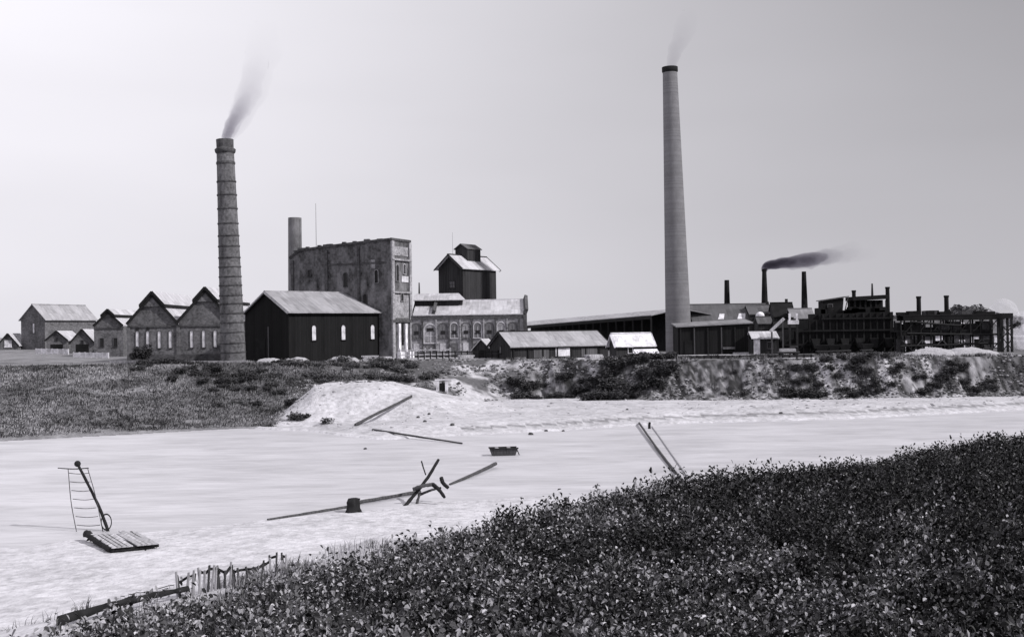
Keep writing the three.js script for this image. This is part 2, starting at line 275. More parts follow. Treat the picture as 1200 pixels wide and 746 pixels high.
// ---------------------------------------------------------------- the workshops and houses beside the banded chimney
function bayRoof(g, x0, W, eave, ridge, D, mon) {        // local: gable front at z = 0, roof runs back to z = -D, bay centred on x0
  const k = (ridge - eave) / (W / 2), q = mon, yq = ridge - k * q, lift = 0.75, th = 0.16;
  for (const s of [1, -1]) {
    const b = W / 2 + 0.05, ye = ridge - k * b, P = (x, y, z) => [x0 + s * x, y, z], lo = [P(b, ye + 0.03, 0.35), P(b, ye + 0.03, -D), P(0, ridge + 0.03, -D), P(0, ridge + 0.03, 0.35)], hi = lo.map(([x, y, z]) => [x, y + th, z]);
    const m = new Geo(); s > 0 ? m.hex(lo, hi) : m.hex(lo.slice().reverse(), hi.slice().reverse()); m.build('roof', M.roofPale, g);
    new Geo().bar([x0, ridge + 0.1, 0.42], [x0 + s * b, ye + 0.1, 0.42], 0.12, 0.5).build('barge_board', M.timberDark, g);
    const ml = [P(q + 0.5, yq - 0.5 * k + lift, 0.6), P(q + 0.5, yq - 0.5 * k + lift, -D + 2), P(0, ridge + lift, -D + 2), P(0, ridge + lift, 0.6)], mh = ml.map(([x, y, z]) => [x, y + th, z]);
    const r = new Geo(); s > 0 ? r.hex(ml, mh) : r.hex(ml.slice().reverse(), mh.slice().reverse()); const rv = r.build('roof_vent', M.roofPale, g);
    new Geo().box(Math.min(s * (q - 0.1), s * q) + x0, yq, -D + 2.2, Math.max(s * (q - 0.1), s * q) + x0, yq + lift, 0.3).build('louvre', M.timberDark, rv);
    new Geo().bar([x0, ridge + lift + 0.02, 0.66], [x0 + s * (q + 0.5), yq - 0.5 * k + lift + 0.02, 0.66], 0.12, 0.4).build('barge_board', M.timberDark, rv);
    new Geo().box(Math.min(s * (q + 0.45), s * (q + 0.62)) + x0, yq - 0.5 * k + lift - 0.3, -D + 2, Math.max(s * (q + 0.45), s * (q + 0.62)) + x0, yq - 0.5 * k + lift + 0.22, 0.6).build('eave_board', M.timberDark, rv);
  }
  new Geo().poly([x0 - q, yq, 0.3], [x0 + q, yq, 0.3], [x0 + q, yq + lift, 0.3], [x0, ridge + lift, 0.3], [x0 - q, yq + lift, 0.3]).build('vent_gable', M.brick, g);
}
function gableFront(x0, W, eave, ridge, D, foot = -1.5) {
  const g = new Geo(), a = x0 - W / 2, b = x0 + W / 2;
  return g.poly([a, foot, 0], [b, foot, 0], [b, eave, 0], [x0, ridge, 0], [a, eave, 0]).poly([b, foot, -D], [a, foot, -D], [a, eave, -D], [x0, ridge, -D], [b, eave, -D]).poly([b, foot, 0], [b, foot, -D], [b, eave, -D], [b, eave, 0]).poly([a, foot, -D], [a, foot, 0], [a, eave, 0], [a, eave, -D]);
}
{
  const d = 202, p = at(209, 400, d), g = thing('workshop', 'double gabled brick workshop with raised roof vents beside banded chimney', 'workshop', [p.x, 0, -d], 0.03);
  gableFront(-4.65, 9.3, 6.9, 12.3, 30).build('wall', M.brick, g); gableFront(5.02, 10, 7.3, 13.0, 30).build('wall', M.brick, g);
  bayRoof(g, -4.65, 9.3, 6.9, 12.1, 30, 1.75); bayRoof(g, 5.02, 10, 7.3, 12.8, 30, 1.7);
  new Geo().box(-9.35, 6.35, 0, 10.1, 6.65, 0.18).build('string_course', M.brickDark, g);
  new Geo().box(-9.35, -1, 0, 10.1, 1.3, 0.3).build('plinth', M.brickDark, g);
  for (const x of [-9.1, -0.02, 9.9]) new Geo().box(x - 0.3, 1.3, 0, x + 0.3, 6.3, 0.25).build('pilaster', M.brick, g);
  for (const x of [-7.5, -5.6, -3.5, -1.5, 2.4, 4.6, 6.7, 8.6]) windowPart(g, x, 2.5, 0, 0.55, 2.9, 'z+', M.paneWhite, M.brickDark, true);
  for (const x of [-7.5, -5.6]) { const c = new THREE.CylinderGeometry(0.3, 0.3, 0.16, 10); c.rotateX(Math.PI / 2); c.translate(x, 6.0, 0.02); mesh('wall_vent', c, M.paneDark, g); }
}
{
  const d = 245, p = at(127, 400, d), g = thing('store_house', 'brick gabled store house with small ridge vent beside double workshop', 'building', [p.x, 0, -d], 0.02);
  gableFront(0, 6.5, 7.0, 10.2, 24).build('wall', M.brick, g); bayRoof(g, 0, 6.5, 7.0, 10.0, 24, 1.0);
  new Geo().box(-3.3, 6.4, 0, 3.3, 6.7, 0.15).build('string_course', M.brickDark, g);
  windowPart(g, -1.5, 2.5, 0, 0.8, 1.8, 'z+', M.paneDark, M.brickDark); windowPart(g, 1.5, 2.5, 0, 0.8, 1.8, 'z+', M.paneDark, M.brickDark);
}
{
  const F = frameOf(52, 300, 112, 318, 24), g = hall('long_shed', 'long pale roofed shed with one slit window in its gable', F, 8.5, 12.4, M.brick, M.roofMid, { over: 0.6 });
  windowPart(g, -F.L / 2, 4.6, 0.3, 0.7, 2.6, 'x-', M.paneWhite, M.brickDark);
}
for (const [px, d, apex, eave, w, dep, label] of [[66, 275, 388, 398, 23, 14, 'small dark gabled cottage with a pale roof in front of long shed'], [96, 266, 386, 401, 26, 16, 'gabled cottage with dark doorway next to brick store house'], [9, 300, 391, 404, 22, 10, 'little gabled cottage with white panel, standing apart beyond long shed']]) {
  const p = at(px, 400, d), e = at(px, eave, d).y, r = at(px, apex, d).y, W = w * mpp(d), g = thing('cottage', label, 'cottage', [p.x, 0, -d], 0.12, 'cottages');
  gableFront(0, W, e, r, dep, -0.5).build('wall', M.brick, g);
  for (const s of [1, -1]) { const b = W / 2 + 0.35, k = (r - e) / (W / 2), P = (x, y, z) => [s * x, y, z], lo = [P(b, r - k * b, 0.4), P(b, r - k * b, -dep), P(0, r, -dep), P(0, r, 0.4)], hi = lo.map(([x, y, z]) => [x, y + 0.15, z]), m = new Geo(); s > 0 ? m.hex(lo, hi) : m.hex(lo.slice().reverse(), hi.slice().reverse()); m.build('roof', M.roofPale, g); new Geo().bar([0, r + 0.06, 0.46], [s * b, r - k * b + 0.06, 0.46], 0.1, 0.4).build('barge_board', M.timberDark, g); }
  if (px === 9) windowPart(g, 0, 2.2, 0, 1.5, 1.6, 'z+', M.paneWhite, M.whitewash);
  else { new Geo().box(-1.5, 0.4, 0, 1.5, 2.9, 0.06).build('door', M.soot, g); windowPart(g, 0, e - 0.2, 0, 0.6, 0.7, 'z+', M.paneDark, M.brickDark); }
}
{ // black shed
  const F = frameOf(338, 188, 461, 203.4, 287), g = hall('tarred_shed', 'black tarred shed with grey iron roof and three white windows', F, 8.7, 12.3, M.tar, M.roofGrey, { category: 'shed', over: 0.5, edge: M.roofMid });
  for (const f of [0.225, 0.5, 0.785]) windowPart(g, (f - 0.5) * F.L, 3.7, F.W / 2, 0.85, 2.2, 'z+', M.paneWhite, M.tar, true);
  new Geo().box(-F.L / 2 - 0.12, -1, 0.6, -F.L / 2, 6.2, 0.85).build('downpipe', M.greyBoard, g);
  new Geo().box(-F.L / 2 - 0.08, -1, -3.6, -F.L / 2, 4.2, -0.4).build('door', M.soot, g);
  new Geo().box(-F.L / 2 - 0.5, 8.42, F.W / 2 + 0.5, F.L / 2 + 0.5, 8.58, F.W / 2 + 0.68).build('gutter', M.roofMid, g);
}
{ // tall engine house: end face +z, long face -x
  const F = frameOf(459, 200, 481.5, 206.4, 340), g = thing('engine_house', 'tall weathered brick engine house with pale ornamented end wall', 'engine house', [F.x, 0, F.z], F.turn), a = F.L / 2, b = F.W / 2;
  const topAt = (t) => 20.2 + 1.5 * Math.pow(t, 0.7) - 1.0 * smooth((0.1 - t) * 12), N = 10, w = new Geo();
  for (let i = 0; i < N; i++) { const t0 = i / N, t1 = (i + 1) / N, z0 = mixf(-b, b, t0), z1 = mixf(-b, b, t1), y0 = topAt(t0), y1 = topAt(t1); w.poly([-a, -1, z0], [-a, -1, z1], [-a, y1, z1], [-a, y0, z0]).poly([a, -1, z1], [a, -1, z0], [a, y0, z0], [a, y1, z1]).poly([-a, y0, z0], [-a, y1, z1], [a, y1, z1], [a, y0, z0]); }
  w.poly([-a, -1, b], [a, -1, b], [a, topAt(1), b], [-a, topAt(1), b]).poly([a, -1, -b], [-a, -1, -b], [-a, topAt(0), -b], [a, topAt(0), -b]);
  w.build('wall', M.engineBrick, g);
  const par = new Geo(); for (let i = 0; i < N; i++) { const t0 = i / N, t1 = (i + 1) / N; par.bar([-a - 0.08, topAt(t0) + 0.1, mixf(-b, b, t0)], [-a - 0.08, topAt(t1) + 0.1, mixf(-b, b, t1)], 0.5, 0.4); }
  par.build('parapet', M.brickDark, g);
  for (let i = 0; i < 14; i++) { const t = 0.05 + 0.92 * hash(i, 71), z = mixf(-b, b, t), k = 0.25 + 0.4 * hash(i, 72); new Geo().box(-a - 0.3, topAt(t) + 0.1, z - k, -a + 0.2, topAt(t) + 0.32 + 0.3 * hash(i, 73), z + k).build('coping_stone', i % 2 ? M.brickDark : M.brick, g); }
  new Geo().box(-a - 0.1, topAt(1) - 0.1, b - 0.1, a + 0.1, topAt(1) + 0.35, b + 0.2).build('parapet', M.brickDark, g);
  for (const [f, wd] of [[0.02, 0.5], [0.36, 0.6], [0.68, 0.5]]) new Geo().box(-a - 0.22, -1, mixf(-b, b, f), -a, topAt(f) - 0.6, mixf(-b, b, f) + wd).build('pilaster', M.brickDark, g);
  new Geo().box(-a - 0.12, 17.4, -b + 8.7, -a, 17.75, b - 1).build('string_course', M.brickDark, g);
  windowPart(g, -a, 13.4, mixf(-b, b, 0.56), 0.75, 2.2, 'x-', M.paneDark, M.brickDark, true); windowPart(g, -a, 13.9, mixf(-b, b, 0.86), 0.75, 2.0, 'x-', M.paneDark, M.brickPale, true); windowPart(g, -a, 16.6, mixf(-b, b, 0.83), 0.7, 1.5, 'x-', M.brickPale, M.brickPale);
  windowPart(g, -a, 15.6, mixf(-b, b, 0.2), 0.6, 1.2, 'x-', M.paneDark, M.brickDark); windowPart(g, -a, 9.5, mixf(-b, b, 0.75), 0.8, 2, 'x-', M.paneDark, M.brickDark, true);
  // ornamented end
  for (const s of [-1, 1]) new Geo().box(s * (a - 0.35) - 0.42, -1, b, s * (a - 0.35) + 0.42, topAt(1) - 0.2, b + 0.3).build('pilaster', M.brickPale, g);
  for (const [y0, y1] of [[6.6, 7.1], [12.0, 12.3], [18.0, 18.35]]) new Geo().box(-a, y0, b, a, y1, b + 0.4).build('cornice', y0 < 8 ? M.brickDark : M.brickPale, g);
  const p = a - 1.0;
  new Geo().box(-p, 18.9, b, p, 20.6, b + 0.12).build('panel', M.brickPale, g);
  windowPart(g, -p * 0.55, 14.2, b, 0.9, 2.6, 'z+', M.paneDark, M.brickPale, true); windowPart(g, p * 0.5, 15.6, b, 0.7, 1.5, 'z+', M.paneDark, M.stone, true);
  new Geo().box(0.05, 14.1, b, p, 15.2, b + 0.14).build('panel', M.stone, g);
  new Geo().box(-p, 7.4, b, p, 11.7, b + 0.12).build('panel', M.brickPale, g);
  windowPart(g, 0, 10.6, b + 0.12, 0.9, 0.9, 'z+', M.paneDark, M.brickPale, true);
  new Geo().box(-0.65, 2.4, b, 0.65, 6.3, b + 0.05).build('door', M.soot, g);
  for (const s of [-1, 1]) { new Geo().box(s * 1.2 - 0.4, 1.2, b, s * 1.2 + 0.4, 6.4, b + 0.35).build('pier', M.whitewash, g); new Geo().box(s * 1.7 - 0.8, -1, b + 0.3, s * 1.7 + 0.8, 1.2, b + 1.2).build('buttress', M.whitewash, g); }
}
{ // long power house with arched bays
  const x0 = -18.9, x1 = 2.75, d0 = 206, D = 16, L = x1 - x0, g = thing('power_house', 'long pale brick power house with arched bays under white roof', 'power house', [(x0 + x1) / 2, 0, -d0 - D / 2]), a = L / 2, b = D / 2, eave = 7.9, ridge = 10.7;
  gableWalls(L, D, eave, ridge).build('wall', M.brickPale, g); addRoof(g, L, D, eave, ridge, M.roofPale, 0.35, -0.3);
  for (const e of [a - 0.1, -a + 4.2]) for (const s of [1, -1]) new Geo().bar([e, ridge + 0.55, 0], [e, eave + 0.45, s * (b + 0.1)], 0.6, 1.0).build('parapet', M.brickDark, g);
  new Geo().box(-a, eave - 0.75, b, a - 0.7, eave - 0.35, b + 0.22).build('cornice', M.brickDark, g);
  new Geo().box(a - 0.65, -1, b, a + 0.05, eave + 0.6, b + 0.35).build('corner_pier', M.brickDark, g);
  const bays = [-9.9, -7.3, -4.9, -2.8, -0.6, 1.6, 3.8, 6.0, 8.2];
  bays.forEach((x, i) => {
    const big = i === 1, w = big ? 2.1 : 1.35;
    windowPart(g, x, big ? 2.8 : 3.6, b, w, big ? 2.3 : 2.1, 'z+', i % 3 === 1 ? M.brickPale : M.brickGrey, i % 2 ? M.stone : M.brick, true);
    new Geo().box(x - w * 0.3, big ? 4.9 : 4.3, b + 0.05, x + w * 0.3, big ? 5.5 : 4.95, b + 0.1).build('vent_opening', M.paneDark, g);
    new Geo().box(x - w * 0.42, 1.1, b, x + w * 0.42, 2.6, b + 0.08).build('panel', i % 2 ? M.brick : M.stone, g);
    new Geo().box(x + 1.02, 0.5, b, x + 1.28, eave - 0.8, b + 0.3).build('pilaster', i % 2 ? M.brickPale : M.brickDark, g);
  });
  new Geo().box(-a, -1, b, a - 0.7, 0.5, b + 0.4).build('plinth', M.brickDark, g);
  const v = new Geo(); v.box(-a + 0.2, 9.6, -3.4, -a + 9.4, 10.9, 3.2).build('monitor_wall', M.darkBoard, g);
  for (const s of [1, -1]) { const r = new Geo(), P = [[-a, 10.75, s * 3.9], [-a + 10, 10.75, s * 3.9], [-a + 8.6, 12.1, 0], [-a, 12.1, 0]], Q = P.map(([x, y, z]) => [x, y + 0.15, z]); s > 0 ? r.hex(P, Q) : r.hex(P.slice().reverse(), Q.slice().reverse()); r.build('monitor_roof', M.roofPale, g); }
}
{ // hopper tower rising behind it
  const F = frameOf(543, 214, 582, 223, 514.5), g = hall('hopper_tower', 'dark boarded tower with cupola on its pale gable roof', F, 17.3, 19.8, M.darkBoard, M.roofPale, { category: 'tower', over: 0.5, endOver: 0.8, edge: M.timberDark });
  const h = new Geo(), c = 2.2, q = 1.5, x = 0.2; h.box(-c + x, 18.3, -q, c + x, 21.2, q).poly([-c + x, 21.2, -q], [-c + x, 21.2, q], [-c + x, 22.1, 0]).poly([c + x, 21.2, q], [c + x, 21.2, -q], [c + x, 22.1, 0]); const cu = h.build('cupola', M.darkBoard, g);
  for (const s of [1, -1]) { const r = new Geo(), P = [[-c - 0.3 + x, 21.1, s * (q + 0.2)], [c + 0.3 + x, 21.1, s * (q + 0.2)], [c + 0.3 + x, 22.15, 0], [-c - 0.3 + x, 22.15, 0]], Q = P.map(([u, y, z]) => [u, y + 0.14, z]); s > 0 ? r.hex(P, Q) : r.hex(P.slice().reverse(), Q.slice().reverse()); r.build('cupola_roof', M.roofDark, cu); }
  windowPart(g, -F.L / 2, 13.4, 0.4, 1.3, 1.2, 'x-', M.greyBoard, M.darkBoard); windowPart(g, -F.L / 2, 11.2, 0.2, 1.0, 0.8, 'x-', M.paneDark, M.greyBoard);
  new Geo().box(-F.L / 2 - 0.06, 9, F.W / 2 - 0.3, -F.L / 2, 17, F.W / 2).build('corner_board', M.timberDark, g);
}

// ---------------------------------------------------------------- chimneys
function chimney(name, label, o) {                       // o: base px, top px, distance, widths in px
  const d = o.d, b = at(o.bx, 0, d), t = at(o.tx, o.ty, d), yB = o.y ?? 0, H = t.y - yB, bx = at(o.bx, o.by, d).x, r0 = o.wb / 2 * mpp(d), r1 = o.wt / 2 * mpp(d);
  const g = thing(name, label, 'chimney', [bx, yB, -d], 0, o.group); g.rotation.z = Math.atan2(bx - t.x, H);
  const pr = [[0, -1.5], [r0 * 1.02, -1.5]]; const n = 14;
  for (let i = 0; i <= n; i++) { const f = i / n; pr.push([mixf(r0, r1, f), mixf(0, H - (o.cap ? o.cap.h : 0), f)]); }
  pr.push([r1 * 0.72, H - (o.cap ? o.cap.h : 0)], [r1 * 0.7, H - 3]);
  const lathe = (pts, seg = 28) => { const G = new THREE.LatheGeometry(pts.map(([r, y]) => new THREE.Vector2(r, y)), seg), u = G.attributes.uv, p = G.attributes.position; for (let i = 0; i < u.count; i++) u.setXY(i, u.getX(i) * 2 * Math.PI * r0, p.getY(i)); return G; };
  mesh('shaft', lathe(pr), o.m, g);
  if (o.cap) o.cap.make(g, H, r1, lathe);
  for (const y of o.bands ?? []) { const r = mixf(r0, r1, y / H); mesh('band', lathe([[r - 0.02, y - 0.14], [r + 0.075, y - 0.12], [r + 0.075, y + 0.12], [r - 0.02, y + 0.14]]), o.bandM ?? M.brickDark, g); }
  return g;
}
const H1 = at(262.5, 163, 187).y, bands = []; for (let y = 1.8; y < H1 - 6; y += (y < 20 ? 1.75 : 2.6) * (0.8 + 0.4 * hash(Math.round(y * 10), 5))) bands.push(y);
chimney('brick_chimney', 'banded brick chimney with corbelled cap in front of gabled workshop', { bx: 273.5, by: 424, tx: 262.5, ty: 163, d: 187, wb: 29, wt: 20, m: M.stackBrick, bands, cap: { h: 2.2, make(g, H, r, lathe) {
  mesh('cap', lathe([[r * 0.9, H - 2.6], [r * 1.16, H - 2.2], [r * 1.22, H - 1.7], [r * 1.05, H - 1.5], [r * 0.98, H - 1.4], [r * 1.0, H], [r * 0.7, H], [r * 0.68, H - 3]]), M.brickDark, g);
  mesh('collar', lathe([[r * 1.0, H - 4.4], [r * 1.1, H - 4.2], [r * 1.1, H - 3.9], [r * 1.0, H - 3.7]]), M.brickDark, g); } } });
chimney('tall_chimney', 'tall smooth grey chimney with dark rim rising from the works', { bx: 796, by: 416, tx: 785.5, ty: 78, d: 207, wb: 31, wt: 17, m: M.concrete, cap: { h: 0.9, make(g, H, r, lathe) { mesh('rim', lathe([[r * 0.98, H - 1.1], [r * 1.1, H - 0.8], [r * 1.1, H], [r * 0.72, H], [r * 0.7, H - 3]]), M.soot, g); } } });
chimney('round_stack', 'short round stack against the end of the engine house', { bx: 346, by: 400, tx: 345, ty: 255, d: 214, wb: 17, wt: 15.5, m: M.brickGrey });
chimney('works_chimney', 'dark works chimney trailing a long plume of smoke', { bx: 897, by: 410, tx: 896, ty: 315, d: 235, wb: 11, wt: 5, m: M.soot, cap: { h: 0.5, make(g, H, r, lathe) { mesh('rim', lathe([[r, H - 0.6], [r * 1.15, H - 0.5], [r * 1.15, H], [r * 0.7, H], [r * 0.7, H - 2]]), M.soot, g); } } });
chimney('works_chimney', 'short dark chimney behind long grey roof beside tall chimney', { bx: 853, by: 410, tx: 852, ty: 328, d: 238, wb: 9, wt: 5.5, m: M.soot });
chimney('works_chimney', 'dark tapering chimney between smoking chimney and the bunkers', { bx: 944, by: 410, tx: 942.5, ty: 318, d: 240, wb: 10, wt: 5, m: M.soot });
for (const [tx, ty, wt, d, label] of [[1040.5, 336, 4.6, 207, 'thin black stack rising beside the bunker house'], [1077, 347, 5, 199, 'stubby black pipe stack near the bunker end of the trestle'], [1109.5, 346, 5, 199, 'stubby black pipe stack standing mid trestle'], [1001, 340, 4.4, 207, 'small pipe stack at corner of the pillared charging house']]) chimney('pipe_stack', label, { bx: tx + 1, by: 410, tx, ty, d, wb: wt + 0.6, wt, m: M.soot, group: 'iron pipe stacks', cap: { h: 0.3, make(g, H, r, lathe) { mesh('rim', lathe([[r, H - 0.4], [r * 1.2, H - 0.3], [r * 1.2, H], [r * 0.7, H], [r * 0.7, H - 2]], 12), M.soot, g); } } });
for (const [px, py0, py1, d, y, w, label] of [[369.5, 238, 292, 212, 19.6, 0.05, 'thin lightning rod on the engine house roof'], [1022.5, 332, 350, 197, 10, 0.22, 'short mast on top of pillared charging house'], [491, 331, 346, 214, 11.8, 0.2, 'small vent pipe on the power house roof'], [530, 272, 300, 219, 19.5, 0.03, 'fine wire mast on the boarded tower']]) { const p = at(px, py0, d); tag(mesh('mast', limb([[p.x, y, -d], [p.x, (y + p.y) / 2, -d], [p.x, p.y, -d]], w, w * 0.6, 3, 6, 0.02), M.ironDark), label, 'mast', 'masts'); }

// ---------------------------------------------------------------- the works across the yard
{
  const F = frameOf(598, 185, 712, 192, 573), g = hall('warehouse', 'low dark warehouse with long pale roof along the bank top', F, 2.15, 4.5, M.darkBoard, M.roofMid, { category: 'warehouse', over: 0.5, edge: M.timberDark });
  new Geo().box(-0.9, 0.3, F.W / 2, 1.8, 1.7, F.W / 2 + 0.08).build('door', M.whitewash, g); new Geo().box(-5, 0.1, F.W / 2, -2.2, 1.5, F.W / 2 + 0.08).build('hatch', M.greyBoard, g); new Geo().box(4, 0.1, F.W / 2, 7, 1.6, F.W / 2 + 0.08).build('hatch', M.greyBoard, g);
  windowPart(g, -F.L / 2, 1.0, 0.4, 0.9, 1.1, 'x-', M.greyBoard, M.darkBoard);
  for (let i = 0; i < 7; i++) new Geo().box(-F.L / 2 + 0.4 + i * 2.7, -1, F.W / 2, -F.L / 2 + 0.62 + i * 2.7, 1.95, F.W / 2 + 0.16).build('post', M.timberDark, g);
}
{
  const d = 196, p = at(564, 400, d), g = thing('lean_to', 'small dark gabled shack at the warehouse end', 'shack', [p.x, 0, -d], -0.25), W = 3.2, e = 1.6, r = 3.3, D = 5;
  gableFront(0, W, e, r, D).build('wall', M.darkBoard, g);
  for (const s of [1, -1]) { const b = W / 2 + 0.35, k = (r - e) / (W / 2), lo = [[s * b, r - k * b, 0.3], [s * b, r - k * b, -D], [0, r, -D], [0, r, 0.3]], hi = lo.map(([x, y, z]) => [x, y + 0.14, z]), m = new Geo(); s > 0 ? m.hex(lo, hi) : m.hex(lo.slice().reverse(), hi.slice().reverse()); m.build('roof', M.roofPale, g); }
  new Geo().box(-0.5, -0.5, 0, 0.5, 1.4, 0.06).build('door', M.soot, g);
}
{ // long open casting shed running away behind the warehouse
  const A = at(800, 400, 226), E = at(622, 400, 330), n = [-0.95, 0.31], yA = [8.75, 7.4], yE = [7.25, 5.6], w = 7, g = thing('open_shed', 'very long open sided shed with pale roof slanting behind the warehouse', 'shed', [0, 0, 0]);
  const c = [A.x + n[0] * w, A.z + n[1] * w], q = [E.x + n[0] * w, E.z + n[1] * w];
  const lo = [[q[0], yE[1], q[1]], [c[0], yA[1], c[1]], [A.x, yA[0], A.z], [E.x, yE[0], E.z]]; new Geo().hex(lo, lo.map(([x, y, z]) => [x, y + 0.2, z])).build('roof', M.roofGrey, g);
  const r2 = [[E.x, yE[0], E.z], [A.x, yA[0], A.z], [A.x - n[0] * w, yA[1], A.z - n[1] * w], [E.x - n[0] * w, yE[1], E.z - n[1] * w]]; new Geo().hex(r2, r2.map(([x, y, z]) => [x, y + 0.2, z])).build('roof', M.roofDull, g);
  new Geo().bar([c[0], yA[1] - 0.3, c[1]], [q[0], yE[1] - 0.3, q[1]], 0.25, 0.7).build('eave_beam', M.soot, g);
  new Geo().poly([E.x, -1, E.z], [A.x, -1, A.z], [A.x, yA[0], A.z], [E.x, yE[0], E.z]).build('back_wall', M.soot, g);
  for (let i = 0; i <= 22; i++) { const t = i / 22, x = mixf(c[0], q[0], t), z = mixf(c[1], q[1], t); new Geo().box(x - 0.15, -1, z - 0.15, x + 0.15, mixf(yA[1], yE[1], t) - 0.4, z + 0.15).build('post', M.timberDark, g); }
}
{
  const x0 = at(806, 0, 228).x, x1 = at(900, 0, 228).x, L = x1 - x0, g = thing('foundry', 'long grey roofed foundry with white skylights beside tall chimney', 'foundry', [(x0 + x1) / 2, 0, -232]);
  gableWalls(L, 12, 5.9, 9.6).build('wall', M.darkBoard, g); addRoof(g, L, 12, 5.9, 9.6, M.roofDark, 0.4, 0.3);
  for (const [x, w] of [[-2.6, 0.6], [1.6, 0.8]]) { const y = (z) => 9.6 - (3.7 / 6) * z + 0.24, lo = [[x - w, y(5.4), 5.4], [x + w, y(5.4), 5.4], [x + w + 0.5, y(3.6), 3.6], [x - w + 0.7, y(3.6), 3.6]]; new Geo().hex(lo, lo.map(([a, b, c]) => [a, b + 0.08, c])).build('skylight', M.stone, g); }
}
for (const [p0, p1, ridge, eave, d, dep, m, label] of [[874, 908, 358, 368, 226, 7, 'roofDark', 'dark gabled roof crowding the end of the foundry'], [903, 927, 355, 371, 222, 6, 'soot', 'black steep gabled shed under the smoking chimney'], [924, 950, 362, 373, 218, 6, 'roofDull', 'grey roofed shed wedged beside the ore bunker'], [884, 900, 372, 379, 212, 4, 'roofDark', 'low dark shed behind the weigh house'], [904, 934, 377, 384, 209, 4, 'soot', 'sooty low shed behind the loading chute']]) {
  const a = at(p0, 0, d).x, b = at(p1, 0, d).x, e = at((p0 + p1) / 2, eave, d).y, r = at((p0 + p1) / 2, ridge, d).y, g = thing('works_shed', label, 'shed', [(a + b) / 2, 0, -d - dep / 2], 0.1 * (hash(p0, 4) - 0.5), 'crowded works sheds');
  gableWalls(b - a, dep, e, r).build('wall', M.darkBoard, g); addRoof(g, b - a, dep, e, r, M[m], 0.25, 0.2); new Geo().box(-0.6, 0, dep / 2, 0.6, Math.min(2.2, e - 0.4), dep / 2 + 0.07).build('door', M.soot, g); new Geo().box((b - a) * 0.2, r - 0.4, -0.3, (b - a) * 0.2 + 0.5, r + 0.9, 0.2).build('vent_pipe', M.ironDark, g);
}
{ // black boarded shed by the tall chimney
  const d = 199, a = at(789, 0, d).x, b = at(875, 0, d).x, h = at(830, 381, d).y, h2 = h + 0.55, g = thing('coal_shed', 'black boarded coal shed with pale roof edge under tall chimney', 'shed', [(a + b) / 2, 0, -d]), w = (b - a) / 2;
  new Geo().hex([[-w, -1, 0], [w, -1, 0], [w, -1, -6], [-w, -1, -6]], [[-w, h - 0.35, 0], [w, h2 - 0.35, 0], [w, h2 - 0.1, -6], [-w, h - 0.1, -6]]).build('wall', M.tar, g);
  const lo = [[-w - 0.3, h - 0.33, 0.4], [w + 0.3, h2 - 0.33, 0.4], [w + 0.3, h2 + 0.3, -6.3], [-w - 0.3, h + 0.3, -6.3]]; new Geo().hex(lo, lo.map(([x, y, z]) => [x, y + 0.22, z])).build('roof', M.roofDull, g);
  for (let i = 0; i < 6; i++) { const x = -w + 0.4 + i * (2 * w - 1) / 5; new Geo().box(x, -1, 0, x + 0.22, h - 0.4, 0.22).build('post', i % 2 ? M.timber : M.timberDark, g); }
  new Geo().box(-w + 1.2, 0, 0, -w + 3, 2.6, 0.1).build('hatch', M.soot, g); new Geo().box(1.4, 0.9, 0, 3.6, 1.3, 0.5).build('ledge', M.greyBoard, g); new Geo().box(w - 3.4, -0.4, 0, w - 0.3, 0.3, 0.7).build('ledge', M.paleBoard, g);
}
{
  const d = 196, p = at(891, 0, d), g = thing('weigh_house', 'small weigh house with white roof and one white wall panel', 'hut', [p.x, 0, -d]), w = 2.5, e = at(891, 397, d).y, r = at(891, 389, d).y;
  new Geo().box(-w + 0.1, -1, -4, w - 0.1, e, 0).build('wall', M.darkBoard, g); const lo = [[-w, e, 0.6], [w, e, 0.6], [w, r, -2], [-w, r, -2]]; new Geo().hex(lo, lo.map(([x, y, z]) => [x, y + 0.15, z])).build('roof', M.roofPale, g); const l2 = [[-w, r, -2], [w, r, -2], [w, e, -4.4], [-w, e, -4.4]]; new Geo().hex(l2, l2.map(([x, y, z]) => [x, y + 0.15, z])).build('roof', M.roofPale, g);
  new Geo().box(-2.2, 0, 0, -0.9, 2.6, 0.08).build('panel', M.whitewash, g); windowPart(g, 0.9, 1.0, 0, 0.9, 1.1, 'z+', M.paneDark, M.greyBoard); for (const x of [-w + 0.2, -0.4, w - 0.3]) new Geo().box(x, -1, 0.35, x + 0.16, e, 0.52).build('post', M.timberDark, g);
}
{
  const F = frameOf(722, 184, 764, 186.5, 714), g = hall('white_hut', 'white roofed hut with dark gable in the yard beside coal shed', F, 2.4, 4.0, M.darkBoard, M.whitewash, { category: 'hut', over: 0.5, edge: M.whitewash });
  new Geo().box(F.L / 2, 0, -0.5, F.L / 2 + 0.06, 2, 0.5).build('door', M.soot, g); windowPart(g, -0.8, 0.8, F.W / 2, 0.8, 0.9, 'z+', M.paneDark, M.whitewash);
  const p = at(752, 0, 178), a = thing('canvas_shelter', 'low white pitched shelter in front of the white roofed hut', 'shelter', [p.x, 0, -178]);
  for (const s of [1, -1]) { const lo = [[-2.6, 0.35, s * 1.5], [2.2, 0.35, s * 1.5], [1.7, 1.5, 0], [-2.0, 1.5, 0]], m = new Geo(), hi = lo.map(([x, y, z]) => [x, y + 0.06, z]); s > 0 ? m.hex(lo, hi) : m.hex(lo.slice().reverse(), hi.slice().reverse()); m.build('sheet', M.whitewash, a); }
  for (const x of [-2.2, -0.2, 1.8]) new Geo().box(x, -0.6, 1.2, x + 0.14, 0.6, 1.34).build('post', M.timberDark, a);
}
